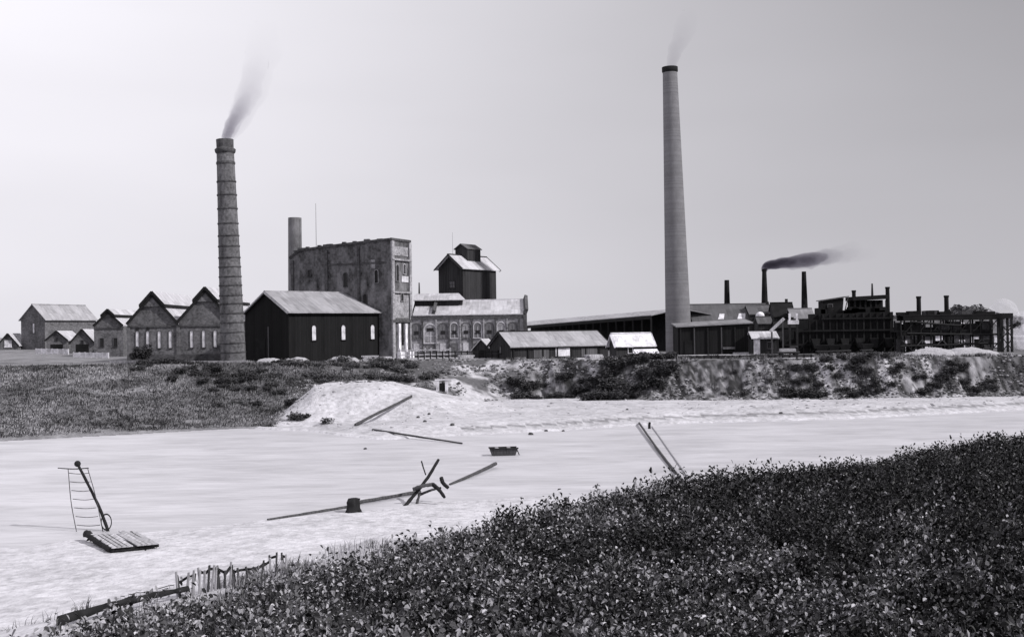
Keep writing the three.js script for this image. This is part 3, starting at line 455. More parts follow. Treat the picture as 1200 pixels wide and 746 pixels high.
{ // black bunkers
  const d = 197, X = (px) => at(px, 0, d).x, Y = (py) => at(990, py, d).y, o = X(985), g = thing('ore_bunker', 'huge black timber ore bunker with stepped top and hopper chutes', 'bunker', [o, 0, -d]), x = (px) => X(px) - o;
  const steps = [[909, 925, 397], [925, 942, 385], [942, 956, 374], [956, 1000, 367], [1000, 1042, 366], [1042, 1052, 384]];
  for (const [p0, p1, py] of steps) new Geo().box(x(p0) + 0.01, -1, -8, x(p1) - 0.01, Y(py), 0).build('bin_wall', M.soot, g);
  for (let i = 0; i < 18; i++) { const px = 911 + i * 7.9, st = steps.find((q) => px >= q[0] && px < q[1]); new Geo().box(x(px), -1, 0, x(px) + 0.28, Y(st[2]) - 0.15, 0.35).build('post', i % 3 ? M.soot : M.timberDark, g); }
  for (const [py, p0, p1] of [[404, 910, 1052], [388, 926, 1050], [374, 957, 1041]]) new Geo().box(x(p0), Y(py), 0.35, x(p1), Y(py) + 0.3, 0.6).build('waling', M.soot, g);
  for (let i = 0; i < 6; i++) { const c = x(948 + i * 17), h = new Geo(); h.hex([[c - 0.4, 0.9, 2.0], [c + 0.4, 0.9, 2.0], [c + 0.4, 0.9, 1.2], [c - 0.4, 0.9, 1.2]], [[c - 0.8, 2.6, 1.7], [c + 0.8, 2.6, 1.7], [c + 0.8, 2.6, 0.6], [c - 0.8, 2.6, 0.6]]).build('chute', M.soot, g); }
  for (let i = 0; i < 7; i++) { const a = x(925 + i * 18); new Geo().bar([a, 0, 0.7], [a + 2.4, 2.3, 0.7], 0.16).build('brace', M.timberDark, g); }
  const rnd = rng(9); for (let i = 0; i < 16; i++) { const px = 942 + rnd() * 100, st = steps.find((q) => px >= q[0] && px < q[1]), h = 0.3 + rnd() * 0.9, w = 0.3 + rnd() * 0.7; new Geo().box(x(px) - w, Y(st[2]), -2 - rnd() * 4, x(px) + w, Y(st[2]) + h, -1).build('roof_gear', M.soot, g); }
}
{
  const d = 199, X = (px) => at(px, 0, d).x, Y = (py) => at(985, py, d).y, b0 = Y(367.5), p = X(972), g = thing('winch_house', 'black winch house with tilted overhanging roof on the ore bunker', 'winch house', [p, b0, -d]), w = 1.9;
  new Geo().hex([[-w, -0.3, 0], [w * 0.85, -0.3, 0], [w * 0.85, -0.3, -3], [-w, -0.3, -3]], [[-w, 2.35, 0], [w, 2.9, 0], [w, 2.9, -3], [-w, 2.35, -3]]).build('wall', M.soot, g);
  const lo = [[-w - 0.3, 2.36, 0.3], [w + 0.9, 3.05, 0.3], [w + 0.9, 3.05, -3.3], [-w - 0.3, 2.36, -3.3]]; new Geo().hex(lo, lo.map(([x, y, z]) => [x, y + 0.16, z])).build('roof', M.roofDark, g);
  windowPart(g, -0.6, 0.9, 0, 0.8, 0.8, 'z+', M.paneDark, M.greyBoard); new Geo().bar([w, 0, 0.05], [w + 0.8, 3, 0.05], 0.14).build('strut', M.timber, g);
  const q = X(1016), c = thing('charging_house', 'black flat roofed charging house with row of pillars on bunker', 'charging house', [q, Y(366.5), -d]), v = 3.0;
  new Geo().box(-v, -0.3, -4, v, 1.0, 0).build('wall', M.soot, c); new Geo().box(-v, 1.0, -4, v, 2.3, -2.4).build('back_wall', M.soot, c);
  for (let i = 0; i < 7; i++) new Geo().box(-v + i * (2 * v - 0.3) / 6, 1.0, -0.3, -v + 0.3 + i * (2 * v - 0.3) / 6, 2.2, 0).build('pillar', M.soot, c);
  new Geo().hex([[-v - 0.3, 2.2, 0.4], [v + 0.3, 2.45, 0.4], [v + 0.3, 2.45, -4.3], [-v - 0.3, 2.2, -4.3]], [[-v - 0.3, 2.9, 0.4], [v + 0.3, 3.2, 0.4], [v + 0.3, 3.2, -4.3], [-v - 0.3, 2.9, -4.3]]).build('roof', M.soot, c);
}
{ // pale chute and white frame
  const d = 194, a = at(903, 388, d), b = at(919, 373, d), g = thing('loading_chute', 'pale sloping chute on legs between weigh house and ore bunker', 'chute', [a.x, 0, -d]);
  new Geo().bar([0, a.y, 0], [b.x - a.x, b.y, 0], 0.6, 0.45).build('trough', M.paleBoard, g); for (const t of [0.1, 0.9]) { const x = (b.x - a.x) * t, y = mixf(a.y, b.y, t); new Geo().box(x - 0.12, -1, -0.12, x + 0.12, y - 0.2, 0.12).build('leg', M.timber, g); }
  const c = at(930, 380, d), y0 = at(930, 377, d).y, y1 = at(930, 367, d).y, f = thing('white_headframe', 'white painted hoist frame standing against the ore bunker', 'hoist frame', [c.x, 0, -d]);
  for (const s of [-1, 1]) { new Geo().box(s * 0.65 - 0.16, -1, -0.15, s * 0.65 + 0.16, y0 - 0.4, 0.15).build('leg', M.timberDark, f); new Geo().box(s * 0.65 - 0.16, y0 + 0.3, -0.15, s * 0.65 + 0.16, y1, 0.15).build('post', M.whitewash, f); } new Geo().box(-0.95, y0 - 0.4, -0.2, 0.95, y0 + 0.3, 0.2).build('crossbeam', M.whitewash, f); new Geo().box(-0.7, 1.2, -0.2, 0.7, 1.4, 0.2).build('crossbeam', M.timber, f);
  const tk = at(891, 372, 222), yk = at(891, 366, 222).y, s = thing('domed_tank', 'white domed tank showing above weigh house roof', 'tank', [tk.x, 0, -222]); const prof = [[0, -0.5], [0.85, -0.5], [0.85, yk - 1.2], [0.5, yk - 1.0], [0, yk - 0.9]]; mesh('shell', new THREE.LatheGeometry(prof.map(([r, y]) => new THREE.Vector2(r, y)), 20), M.ironDark, s); mesh('dome', new THREE.SphereGeometry(0.9, 16, 8, 0, Math.PI * 2, 0, Math.PI / 2).translate(0, yk - 0.75, 0), M.whitewash, s); mesh('hoop', new THREE.TorusGeometry(0.87, 0.06, 6, 24).rotateX(Math.PI / 2).translate(0, yk - 1.5, 0), M.ironDark, s);
}
{ // trestle
  const d = 190, X = (px) => at(px, 0, d).x, Y = (py) => at(1105, py, d).y, o = X(1105), g = thing('trestle', 'three deck timber trestle gantry reaching out beside the ore bunker', 'trestle', [o, 0, -d]), x = (px) => X(px) - o;
  for (const [py, p0, p1, th] of [[375, 1054, 1172, 0.8], [393, 1046, 1158, 0.7], [404, 1050, 1166, 0.25]]) for (const z of [0, -3.2]) new Geo().box(x(p0), Y(py), z - 0.25, x(p1), Y(py) + th, z + 0.25).build('beam', M.soot, g);
  for (const [py, p0, p1] of [[375, 1054, 1172], [393, 1046, 1158]]) new Geo().box(x(p0), Y(py) + (py < 380 ? 0.8 : 0.7) + 0.005, -3.5, x(p1), Y(py) + 0.98, 0.3).build('deck', M.timberDark, g);
  for (let i = 0; i < 11; i++) for (const z of [0, -3.2]) { const px = 1050 + i * 11.6; new Geo().box(x(px) - 0.1, -1, z + 0.26, x(px) + 0.1, Y(375), z + 0.5).build('post', M.timberDark, g); }
  for (let i = 0; i < 10; i++) { const a = x(1051 + i * 11.6), b = x(1062 + i * 11.6); new Geo().bar([a, i % 2 ? 0.4 : 2.2, 0.62], [b, i % 2 ? 2.2 : 0.4, 0.62], 0.14).build('brace', M.timber, g); }
  for (let i = 0; i < 3; i++) { const px = 1065 + i * 31; new Geo().box(x(px), Y(393) + 0.99, -2.6, x(px) + 2.4, Y(393) + 2.0, -0.6).build('hopper', i === 1 ? M.timber : M.ironDark, g); }
  for (const [i, lo, hi] of [[0, 0, 2.4], [1, 0, 1.6], [3, 2.8, 4.4], [4, 0, 2.0], [5, 2.7, 4.0], [6, 0, 1.4], [7, 2.9, 4.3], [8, 0.2, 2.2], [9, 0, 1.2]]) new Geo().box(x(1050 + i * 11.6) + 0.12, lo, -2.6, x(1061.6 + i * 11.6) - 0.12, hi, -2.45).build('screen_panel', i % 3 ? M.soot : M.timber, g);
  const rt = rng(83); for (let i = 0; i < 26; i++) { const px = 1052 + rt() * 112, lv = rt() < 0.5 ? 375 : 393, w = 0.3 + rt() * 0.9, h = 0.3 + rt() * (lv < 380 ? 0.45 : 1.2); new Geo().box(x(px) - w, Y(lv) + 0.99, -3 + rt() * 0.5, x(px) + w, Y(lv) + 0.99 + h, -0.6 - rt()).build('deck_gear', i % 4 ? M.soot : M.timber, g); }
  for (const [y0, y1, a, b, z] of [[1.2, 1.5, 1048, 1150, 0.9], [3.4, 3.0, 1056, 1168, 0.8], [5.4, 4.6, 1060, 1120, 0.75]]) mesh('pipe', limb([[x(a), y0, z], [x((a + b) / 2), (y0 + y1) / 2 - 0.06, z], [x(b), y1, z]], 0.16, 0.16, a, 8, 0.04), M.ironDark, g);
  for (let i = 0; i < 7; i++) new Geo().bar([x(1056 + i * 16), Y(393) + 0.9, 0.66], [x(1066 + i * 16), Y(375), 0.66], 0.12).build('brace', M.timberDark, g);
  const t = thing('end_tower', 'narrow black timber tower closing the trestle end', 'tower', [X(1166), 0, -d + 2.2]); for (const sx of [-0.8, 0.8]) for (const sz of [-0.8, 0.8]) new Geo().box(sx - 0.16, -1, sz - 0.16, sx + 0.16, Y(371), sz + 0.16).build('leg', M.timberDark, t);
  new Geo().box(-1.0, Y(374), -1, 1.0, Y(368), 1).build('cabin', M.soot, t); for (const [a, b] of [[0.3, 2.3], [2.5, 4.4]]) { new Geo().bar([-0.8, a, 1], [0.8, b, 1], 0.14).build('brace', M.timberDark, t); new Geo().bar([0.8, a, 1.02], [-0.8, b, 1.02], 0.14).build('brace', M.timberDark, t); }
}
{ // sorting shed behind the trestle
  const d = 214, X = (px) => at(px, 0, d).x, x0 = X(1044), x1 = X(1168), L = x1 - x0, g = thing('sorting_shed', 'grey roofed sorting shed with white doors seen through the trestle', 'shed', [(x0 + x1) / 2, 0, -d - 4]), e = at(1104, 392, d).y, r = at(1104, 373, d + 4).y;
  gableWalls(L, 8, e, r).build('wall', M.timber, g); addRoof(g, L, 8, e, r, M.roofDark, 0.3, 0.2);
  for (let i = 0; i < 9; i++) { const x = -L / 2 + 1 + i * (L - 2.4) / 8; new Geo().box(x, 0.2, 4, x + 0.9 + 0.7 * hash(i, 3), 1.6 + 1.1 * hash(i, 5), 4.08).build('door', i % 3 === 1 ? M.soot : M.whitewash, g); }
  const y = (z) => r - (r - e) / 4 * z + 0.22; for (const [x, w] of [[-8.6, 0.8], [-6.4, 0.9], [3, 1.2], [7, 0.7]]) { const lo = [[x - w, y(3), 3], [x + w, y(3), 3], [x + w, y(1.4), 1.4], [x - w, y(1.4), 1.4]]; new Geo().hex(lo, lo.map(([a, b, c]) => [a, b + 0.08, c])).build('skylight', M.whitewash, g); }
}
for (const [px, d, n, w, label] of [[428, 186, 4, 2.6, 'stack of pale sawn timber at the corner of the tarred shed'], [447, 188, 3, 1.9, 'small stack of pale timber below the engine house wall'], [540, 188, 3, 2.4, 'timber stack in front of the power house fence'], [690, 180, 3, 2.6, 'low timber stack beside the long warehouse'], [850, 178, 2, 3.2, 'flat stack of boards in front of the coal shed']]) {
  const p = at(px, 0, d), g = thing('timber_stack', label, 'timber stack', [p.x, ground(p.x, p.z), p.z], hash(px, 2) * 0.6); for (let j = 0; j < n; j++) for (let i = 0; i < 4; i++) { const a = (hash(i, j, px) - 0.5) * 0.4; new Geo().box(-w / 2 + a, j * 0.27 - 0.1, -0.9 + i * 0.46, w / 2 + a, j * 0.27 + 0.14, -0.5 + i * 0.46).build('board', (i + j) % 3 ? M.paleBoard : M.timberPale, g); }
}
{ // ore wagons in the yard
  const w0 = thing('ore_wagon', 'small black tipping wagon standing below the ore bunker chutes', 'wagon', [0, 0, 0], 0, 'tipping wagons');
  new Geo().hex([[-0.7, 0.75, 0.45], [0.7, 0.75, 0.45], [0.7, 0.75, -0.45], [-0.7, 0.75, -0.45]], [[-1.05, 1.65, 0.75], [1.05, 1.65, 0.75], [1.05, 1.65, -0.75], [-1.05, 1.65, -0.75]]).build('tub', M.ironDark, w0); new Geo().box(-1.0, 0.5, -0.5, 1.0, 0.7, 0.5).build('underframe', M.timber, w0);
  for (const x of [-0.6, 0.6]) for (const z of [-0.55, 0.55]) mesh('wheel', new THREE.CylinderGeometry(0.32, 0.32, 0.1, 14).rotateX(Math.PI / 2).translate(x, 0.3, z), M.ironDark, w0);
  [[958, 187], [971, 187.3], [984, 187.6], [1010, 188]].forEach(([px, d], i) => { const p = at(px, 0, d), y = ground(p.x, p.z); if (!i) w0.position.set(p.x, y, p.z); else copy(w0, [p.x, y, p.z], 0.03 * i); });
  const q = thing('flat_wagon', 'low flat wagon with pale load before the weigh house', 'wagon', (() => { const p = at(918, 0, 184); return [p.x, ground(p.x, p.z), p.z]; })()); new Geo().box(-1.8, 0.55, -0.7, 1.8, 0.75, 0.7).build('deck', M.timber, q); new Geo().box(-1.4, 0.752, -0.5, 1.2, 1.25, 0.5).build('load', M.slag, q); for (const x of [-1.2, 1.2]) for (const z of [-0.6, 0.6]) mesh('wheel', new THREE.CylinderGeometry(0.3, 0.3, 0.1, 14).rotateX(Math.PI / 2).translate(x, 0.28, z), M.ironDark, q);
}
function heap(name, label, x, z, rx, rz, h, m, seed, cat = 'heap', group) {
  const g = new THREE.SphereGeometry(1, 26, 12, 0, Math.PI * 2, 0, Math.PI / 2), p = g.attributes.position, u = g.attributes.uv;
  for (let i = 0; i < p.count; i++) { const a = p.getX(i), b = p.getY(i), c = p.getZ(i), k = 1 + 0.5 * (fbm(a * 2.4 + seed, c * 2.4 + b, 3, seed) - 0.5); p.setXYZ(i, a * rx * k, Math.pow(b, 1.3) * h * (0.75 + 0.6 * fbm(a * 3 + seed, c * 3, 3, seed + 3)), c * rz * k); u.setXY(i, a * rx, c * rz); }
  g.computeVertexNormals(); const o = mesh(name, g, m); o.position.set(x, ground(x, z) - 0.12, z); return tag(o, label, cat, group);
}
{ const H = (px, d, rx, rz, h, m, s, l, n = 'slag_heap') => { const p = at(px, 0, d); heap(n, l, p.x, -d, rx, rz, h, m, s); };
  H(1085, 171.5, 4.8, 2, 1.2, M.slag, 3, 'long white slag heap spread below the trestle'); H(1128, 171.5, 5.0, 2, 1.2, M.slag, 5, 'white slag heap next to trestle end tower'); H(342, 180, 2.6, 1.6, 0.95, M.slag, 7, 'pale sand heap before the tarred shed door', 'sand_heap'); H(396, 180.5, 3.1, 1.7, 1.05, M.slag, 11, 'pale sand heap under tarred shed windows', 'sand_heap'); H(309, 180, 2.2, 1.4, 0.9, M.slag, 13, 'grey rubble heap at the foot of banded chimney', 'rubble_heap'); }

// ---------------------------------------------------------------- fences and low walls
function fence(name, label, p0, p1, n, h, m, rails = 2, w = 0.1, group) {
  const g = thing(name, label, 'fence', [0, 0, 0], 0, group), P = (t) => { const x = mixf(p0[0], p1[0], t), z = mixf(p0[1], p1[1], t); return [x, ground(x, z), z]; };
  for (let i = 0; i <= n; i++) { const [x, y, z] = P(i / n); new Geo().box(x - w, y - 0.5, z - w, x + w, y + h, z + w).build('post', m, g); }
  for (let r = 0; r < rails; r++) for (let i = 0; i < n; i++) { const a = P(i / n), b = P((i + 1) / n), k = h * (r + 0.8) / rails * 0.9; new Geo().bar([a[0], a[1] + k, a[2] + w + 0.04], [b[0], b[1] + k, b[2] + w + 0.04], 0.06, rails > 2 ? h / rails * 0.75 : 0.16).build('rail', m, g); }
}
{ const q = (px, d) => { const p = at(px, 0, d); return [p.x, p.z]; };
  fence('board_fence', 'white board fence in front of the two small cottages', q(36, 262), q(74, 258), 6, 1.3, M.whitewash, 4);
  fence('board_fence', 'white board fence running up to brick store house', q(80, 240), q(121, 236), 6, 1.2, M.whitewash, 4);
  fence('pale_paling', 'short pale paling beside the small dark tree', q(123, 184), q(156, 182), 6, 0.7, M.paleBoard, 3);
  fence('yard_paling', 'long low pale paling before the double workshop', q(172, 182), q(284, 179), 18, 0.55, M.paleBoard, 3);
  fence('bank_fence', 'low black timber fence along the bank top before coal shed', q(778, 172), q(945, 170), 20, 0.55, M.timberDark, 3, 0.12);
  fence('yard_fence', 'dark post fence before the power house arches', q(484, 190), q(578, 190), 13, 1.4, M.timberDark, 2);
  fence('picket_fence', 'pale fence with gaps below the engine house end wall', q(462, 195), q(522, 196), 8, 1.9, M.paleBoard, 2, 0.13); }

// ---------------------------------------------------------------- plants
function leafBall(n, R, seed, size, flat = 0.75, shape = 0.55) {     // many leaf-sized faces through an uneven volume
  const r = rng(seed), pos = [], nor = [], lobes = []; for (let i = 0; i < 7; i++) { const a = r() * 6.283, k = 0.35 + r() * 0.4; lobes.push([Math.cos(a) * k * R, (0.25 + r() * 0.6) * R * flat, Math.sin(a) * k * R, (0.32 + r() * 0.3) * R]); }
  for (let i = 0; i < n; i++) {
    const L = lobes[Math.floor(r() * lobes.length)], v = new THREE.Vector3(r() - 0.5, r() - 0.5, r() - 0.5).normalize().multiplyScalar(L[3] * Math.pow(r(), 0.4)), c = new THREE.Vector3(L[0] + v.x, Math.max(0.02, L[1] + v.y * 0.9), L[2] + v.z);
    const q = new THREE.Quaternion().setFromEuler(new THREE.Euler(r() * 2 - 1, r() * 6.283, r() * 2 - 1)), s = size * (0.6 + 0.8 * r()), P = [[0, 0, -s], [s * shape, 0.15 * s, 0], [0, 0, s], [-s * shape, 0.15 * s, 0]].map((p) => new THREE.Vector3(...p).applyQuaternion(q).add(c));
    for (const [a, b, d] of [[0, 1, 2], [0, 2, 3]]) { const N = P[b].clone().sub(P[a]).cross(P[d].clone().sub(P[a])).normalize(); for (const k of [a, b, d]) { pos.push(P[k].x, P[k].y, P[k].z); nor.push(N.x, N.y, N.z); } }
  }
  const g = new THREE.BufferGeometry(); g.setAttribute('position', new THREE.Float32BufferAttribute(pos, 3)); g.setAttribute('normal', new THREE.Float32BufferAttribute(nor, 3)); return g;
}
let shrubAt;
{
  const kinds = [1, 2, 3].map((s) => leafBall(850, 1.5, 200 + s, 0.16));
  const stem = mergeGeometries([0, 1, 2].map((i) => limb([[0, -0.4, 0], [0.2 * (i - 1), 0.5, 0.1 * i], [0.6 * (i - 1), 1.1, 0.3 * (i - 1)]], 0.06, 0.02, i, 5)));
  const made = {};
  const shrub = (x, z, s, k, turn, label, group, m) => {
    const key = k + label; let o = made[key];
    if (!o) { o = made[key] = thing('shrub', label, 'shrub', [0, 0, 0], 0, group); mesh('foliage', kinds[k], m, o); mesh('stem', stem, M.timberDark, o); } else o = copy(o, [0, 0, 0], 0, 1);
    o.position.set(x, ground(x, z) - 0.12, z); o.rotation.y = turn; o.scale.set(s * 1.15, s * 0.9, s);
  };
  shrubAt = shrub;
  const r = rng(77), put = (px0, px1, d0, d1, n, s0, s1, label, group, m) => { for (let i = 0; i < n; i++) { const d = mixf(d0, d1, r()), px = mixf(px0, px1, (i + r()) / n); shrub(at(px, 0, d).x, -d, mixf(s0, s1, r()), Math.floor(r() * 3), r() * 6.28, label, group, m); } };
  put(604, 775, 166, 172, 30, 0.6, 1.2, 'dark leafy shrub on the steep bank below the warehouse', 'shrubs below the warehouse', M.shrub);
  put(690, 780, 161, 168, 20, 0.8, 1.4, 'dark leafy shrub on the steep bank below the warehouse', 'shrubs below the warehouse', M.shrub);
  put(912, 1050, 157.5, 163, 28, 0.5, 1.0, 'dark scrubby shrub on the bare bank below the ore bunker', 'shrubs below the ore bunker', M.shrub);
  put(1070, 1160, 157.5, 162, 16, 0.4, 0.9, 'dark scrubby shrub on the bank below the trestle', 'shrubs below the trestle', M.shrub);
  put(800, 900, 158, 164, 7, 0.25, 0.5, 'small tufty shrub on the bare grey bank face', 'shrubs on the bare bank face', M.shrubGrey);
  put(325, 480, 172, 179, 20, 0.5, 0.95, 'grey green shrub along the yard edge before the tarred shed', 'shrubs before the tarred shed', M.shrubGrey);
  put(430, 482, 176, 181, 6, 0.6, 0.95, 'grey green shrub along the yard edge before the tarred shed', 'shrubs before the tarred shed', M.shrub);
  put(350, 500, 160, 172, 26, 0.45, 0.95, 'scrubby bush between the spoil mound and tarred shed', 'scrub behind the spoil mound', M.shrubGrey);
  put(150, 330, 156, 178, 34, 0.4, 1.0, 'low dark shrub on the rough slope below banded chimney', 'shrubs on the rough slope', M.shrub);
  put(225, 345, 138, 158, 14, 0.4, 0.8, 'low dark shrub on the rough slope below banded chimney', 'shrubs on the rough slope', M.shrub);
  put(0, 150, 135, 170, 10, 0.25, 0.5, 'small grey shrub in the open grass field', 'shrubs in the grass field', M.shrubGrey);
  shrub(at(343, 0, 135.5).x, -135.5, 0.85, 1, 1, 'round dark bush at the foot of the pale spoil mound', null, M.shrub);
  shrub(at(377, 0, 131.8).x, -131.8, 0.6, 2, 2, 'small dark bush where the spoil mound meets water', null, M.shrub);
  shrub(at(597, 0, 172).x, -172, 1.3, 0, 2, 'big round bush beside the sandy ramp', null, M.shrub);
}
{ // trees
  const crown = leafBall(2600, 2.6, 311, 0.2, 1.0), far = leafBall(1500, 4.5, 313, 0.5, 0.7);
  const tree = (x, z, s, label, m, crn, h, group) => { const g = thing('tree', label, 'tree', [x, ground(x, z) - 0.1, z], s * 3, group); g.scale.setScalar(s); mesh('trunk', mergeGeometries([limb([[0, -0.3, 0], [0.1, h * 0.6, 0], [-0.1, h * 1.4, 0.1]], 0.2, 0.08, 5, 7), limb([[0.05, h * 0.6, 0], [0.8, h * 1.2, 0.3]], 0.1, 0.04, 6, 5), limb([[0.05, h * 0.7, 0], [-0.8, h * 1.3, -0.3]], 0.1, 0.04, 7, 5)]), M.timberDark, g); const c = mesh('crown', crn, m, g); c.position.y = h * 0.7; return g; };
  const p = at(161, 0, 181); tree(p.x, p.z, 0.85, 'small dark tree between the palings before the workshop', M.shrub, crown, 1.6);
  [[1126, 430, 1.0], [1134, 445, 1.25], [1143, 425, 1.1], [1152, 440, 0.9], [1160, 450, 0.85], [1182, 470, 0.8], [1172, 480, 0.9], [1053, 460, 0.9], [1094, 455, 0.6]].forEach(([px, d, s]) => { const q = at(px, 0, d); tree(q.x, q.z, s * 1.5, 'dark distant tree on the skyline past the trestle', M.shrubGrey, far, 3.4, 'distant trees past the trestle'); });
}
function blades(n, R, h, w, seed, bend = 0.5) {
  const r = rng(seed), pos = [], nor = [];
  for (let i = 0; i < n; i++) { const a = r() * 6.283, k = R * Math.sqrt(r()), x = Math.cos(a) * k, z = Math.sin(a) * k, b = r() * 6.283, H = h * (0.5 + r() * 0.7), l = H * bend * (0.3 + r()), ux = Math.cos(b) * w, uz = Math.sin(b) * w, dx = -Math.sin(b) * l, dz = Math.cos(b) * l; const P = [[x - ux, -0.03, z - uz], [x + ux, -0.03, z + uz], [x + ux * 0.7 + dx * 0.3, H * 0.6, z + uz * 0.7 + dz * 0.3], [x - ux * 0.7 + dx * 0.3, H * 0.6, z - uz * 0.7 + dz * 0.3], [x + dx, H, z + dz]]; for (const t of [[0, 1, 2], [0, 2, 3], [3, 2, 4]]) for (const q of t) { pos.push(...P[q]); nor.push(-Math.sin(b) * 0.6, 0.6, Math.cos(b) * 0.6); } }
  const g = new THREE.BufferGeometry(); g.setAttribute('position', new THREE.Float32BufferAttribute(pos, 3)); g.setAttribute('normal', new THREE.Float32BufferAttribute(nor, 3)); return g;
}
function scatter(name, geo, m, spots, label, category) {
  const I = new THREE.InstancedMesh(geo, m, spots.length), o = new THREE.Object3D(), c = new THREE.Color();
  spots.forEach((s, i) => { o.position.set(s.x, s.y, s.z); o.rotation.set(s.tx ?? 0, s.a, s.tz ?? 0); o.scale.set(s.s, s.s * (s.h ?? 1), s.s); o.updateMatrix(); I.setMatrixAt(i, o.matrix); c.setRGB(s.c, s.c, s.c); I.setColorAt(i, c); });
  I.name = numbered(name); I.castShadow = I.receiveShadow = true; scene.add(I); return tag(I, label, category, null, 'stuff');
}
{ // rough grass on the far slope
  const r = rng(401), sp = []; for (let i = 0; i < 34000; i++) { const d = mixf(118, 182, r()), x = mixf(-100, -29, r()), ft = tab(FOOT, x); if (d < tab(FAR, x) + 1.2 || vnoise(x / 4, d / 4, 7) < 0.1) continue; const k = fbm(x / 6, d / 6, 3, 405); sp.push({ x, y: ground(x, -d), z: -d, a: r() * 6.28, s: 0.6 + r() * 0.8, h: 0.7 + 0.7 * r(), c: clamp(0.3 + 3.4 * (k - 0.33) + 0.5 * r() + 0.4 * smooth((-38 - x) / 14), 0.15, 2.6), tx: (r() - 0.5) * 0.7, tz: (r() - 0.5) * 0.7 }); }
  scatter('slope_grass', blades(20, 0.5, 0.17, 0.03, 402, 1.2), M.tuft, sp, 'rough grass covering the slope below the workshops', 'grass');
  const s2 = []; for (let i = 0; i < 3500; i++) { const d = mixf(152, 184, r()), x = mixf(-30, 75, r()), ft = tab(FOOT, x); if (d < ft + 2 || vnoise(x / 3, d / 3, 17) < 0.55) continue; s2.push({ x, y: ground(x, -d), z: -d, a: r() * 6.28, s: 0.5 + r() * 0.8, c: 0.3 + 1.2 * r() }); }
  scatter('bank_grass', blades(22, 0.5, 0.4, 0.035, 403), M.tuft, s2, 'thin tufts of grass on the earth bank', 'grass');
}
{ // loose stones on the bank and flats
  const r = rng(451), a = [], G = new THREE.IcosahedronGeometry(1, 1), p = G.attributes.position; for (let i = 0; i < p.count; i++) { const k = 0.75 + 0.5 * hash(Math.round(p.getX(i) * 50), Math.round(p.getY(i) * 50), Math.round(p.getZ(i) * 50)); p.setXYZ(i, p.getX(i) * k, p.getY(i) * k * 0.7, p.getZ(i) * k); } G.computeVertexNormals();
  for (let i = 0; i < 15000; i++) { const x = mixf(-30, 85, r()), t = r(), sz = r(), to = r(), ft = tab(FOOT, x), tp = tab(TOP, x), onFlat = r() < 0.05, d = onFlat ? mixf(tab(FAR, x) + 3, ft, t) : mixf(ft - 1.5, tp + 2, t); if (vnoise(x / 3, d / 3, 27) < 0.35) continue; a.push({ x, y: ground(x, -d), z: -d, a: to * 6, s: 0.05 + 0.22 * sz * sz * sz, c: onFlat ? 1.2 + 1.2 * to : 0.15 + 1.7 * to * to }); }
  scatter('bank_rubble', G, M.rubble, a, 'loose stones and clods strewn over the bank and flats', 'rubble');
}
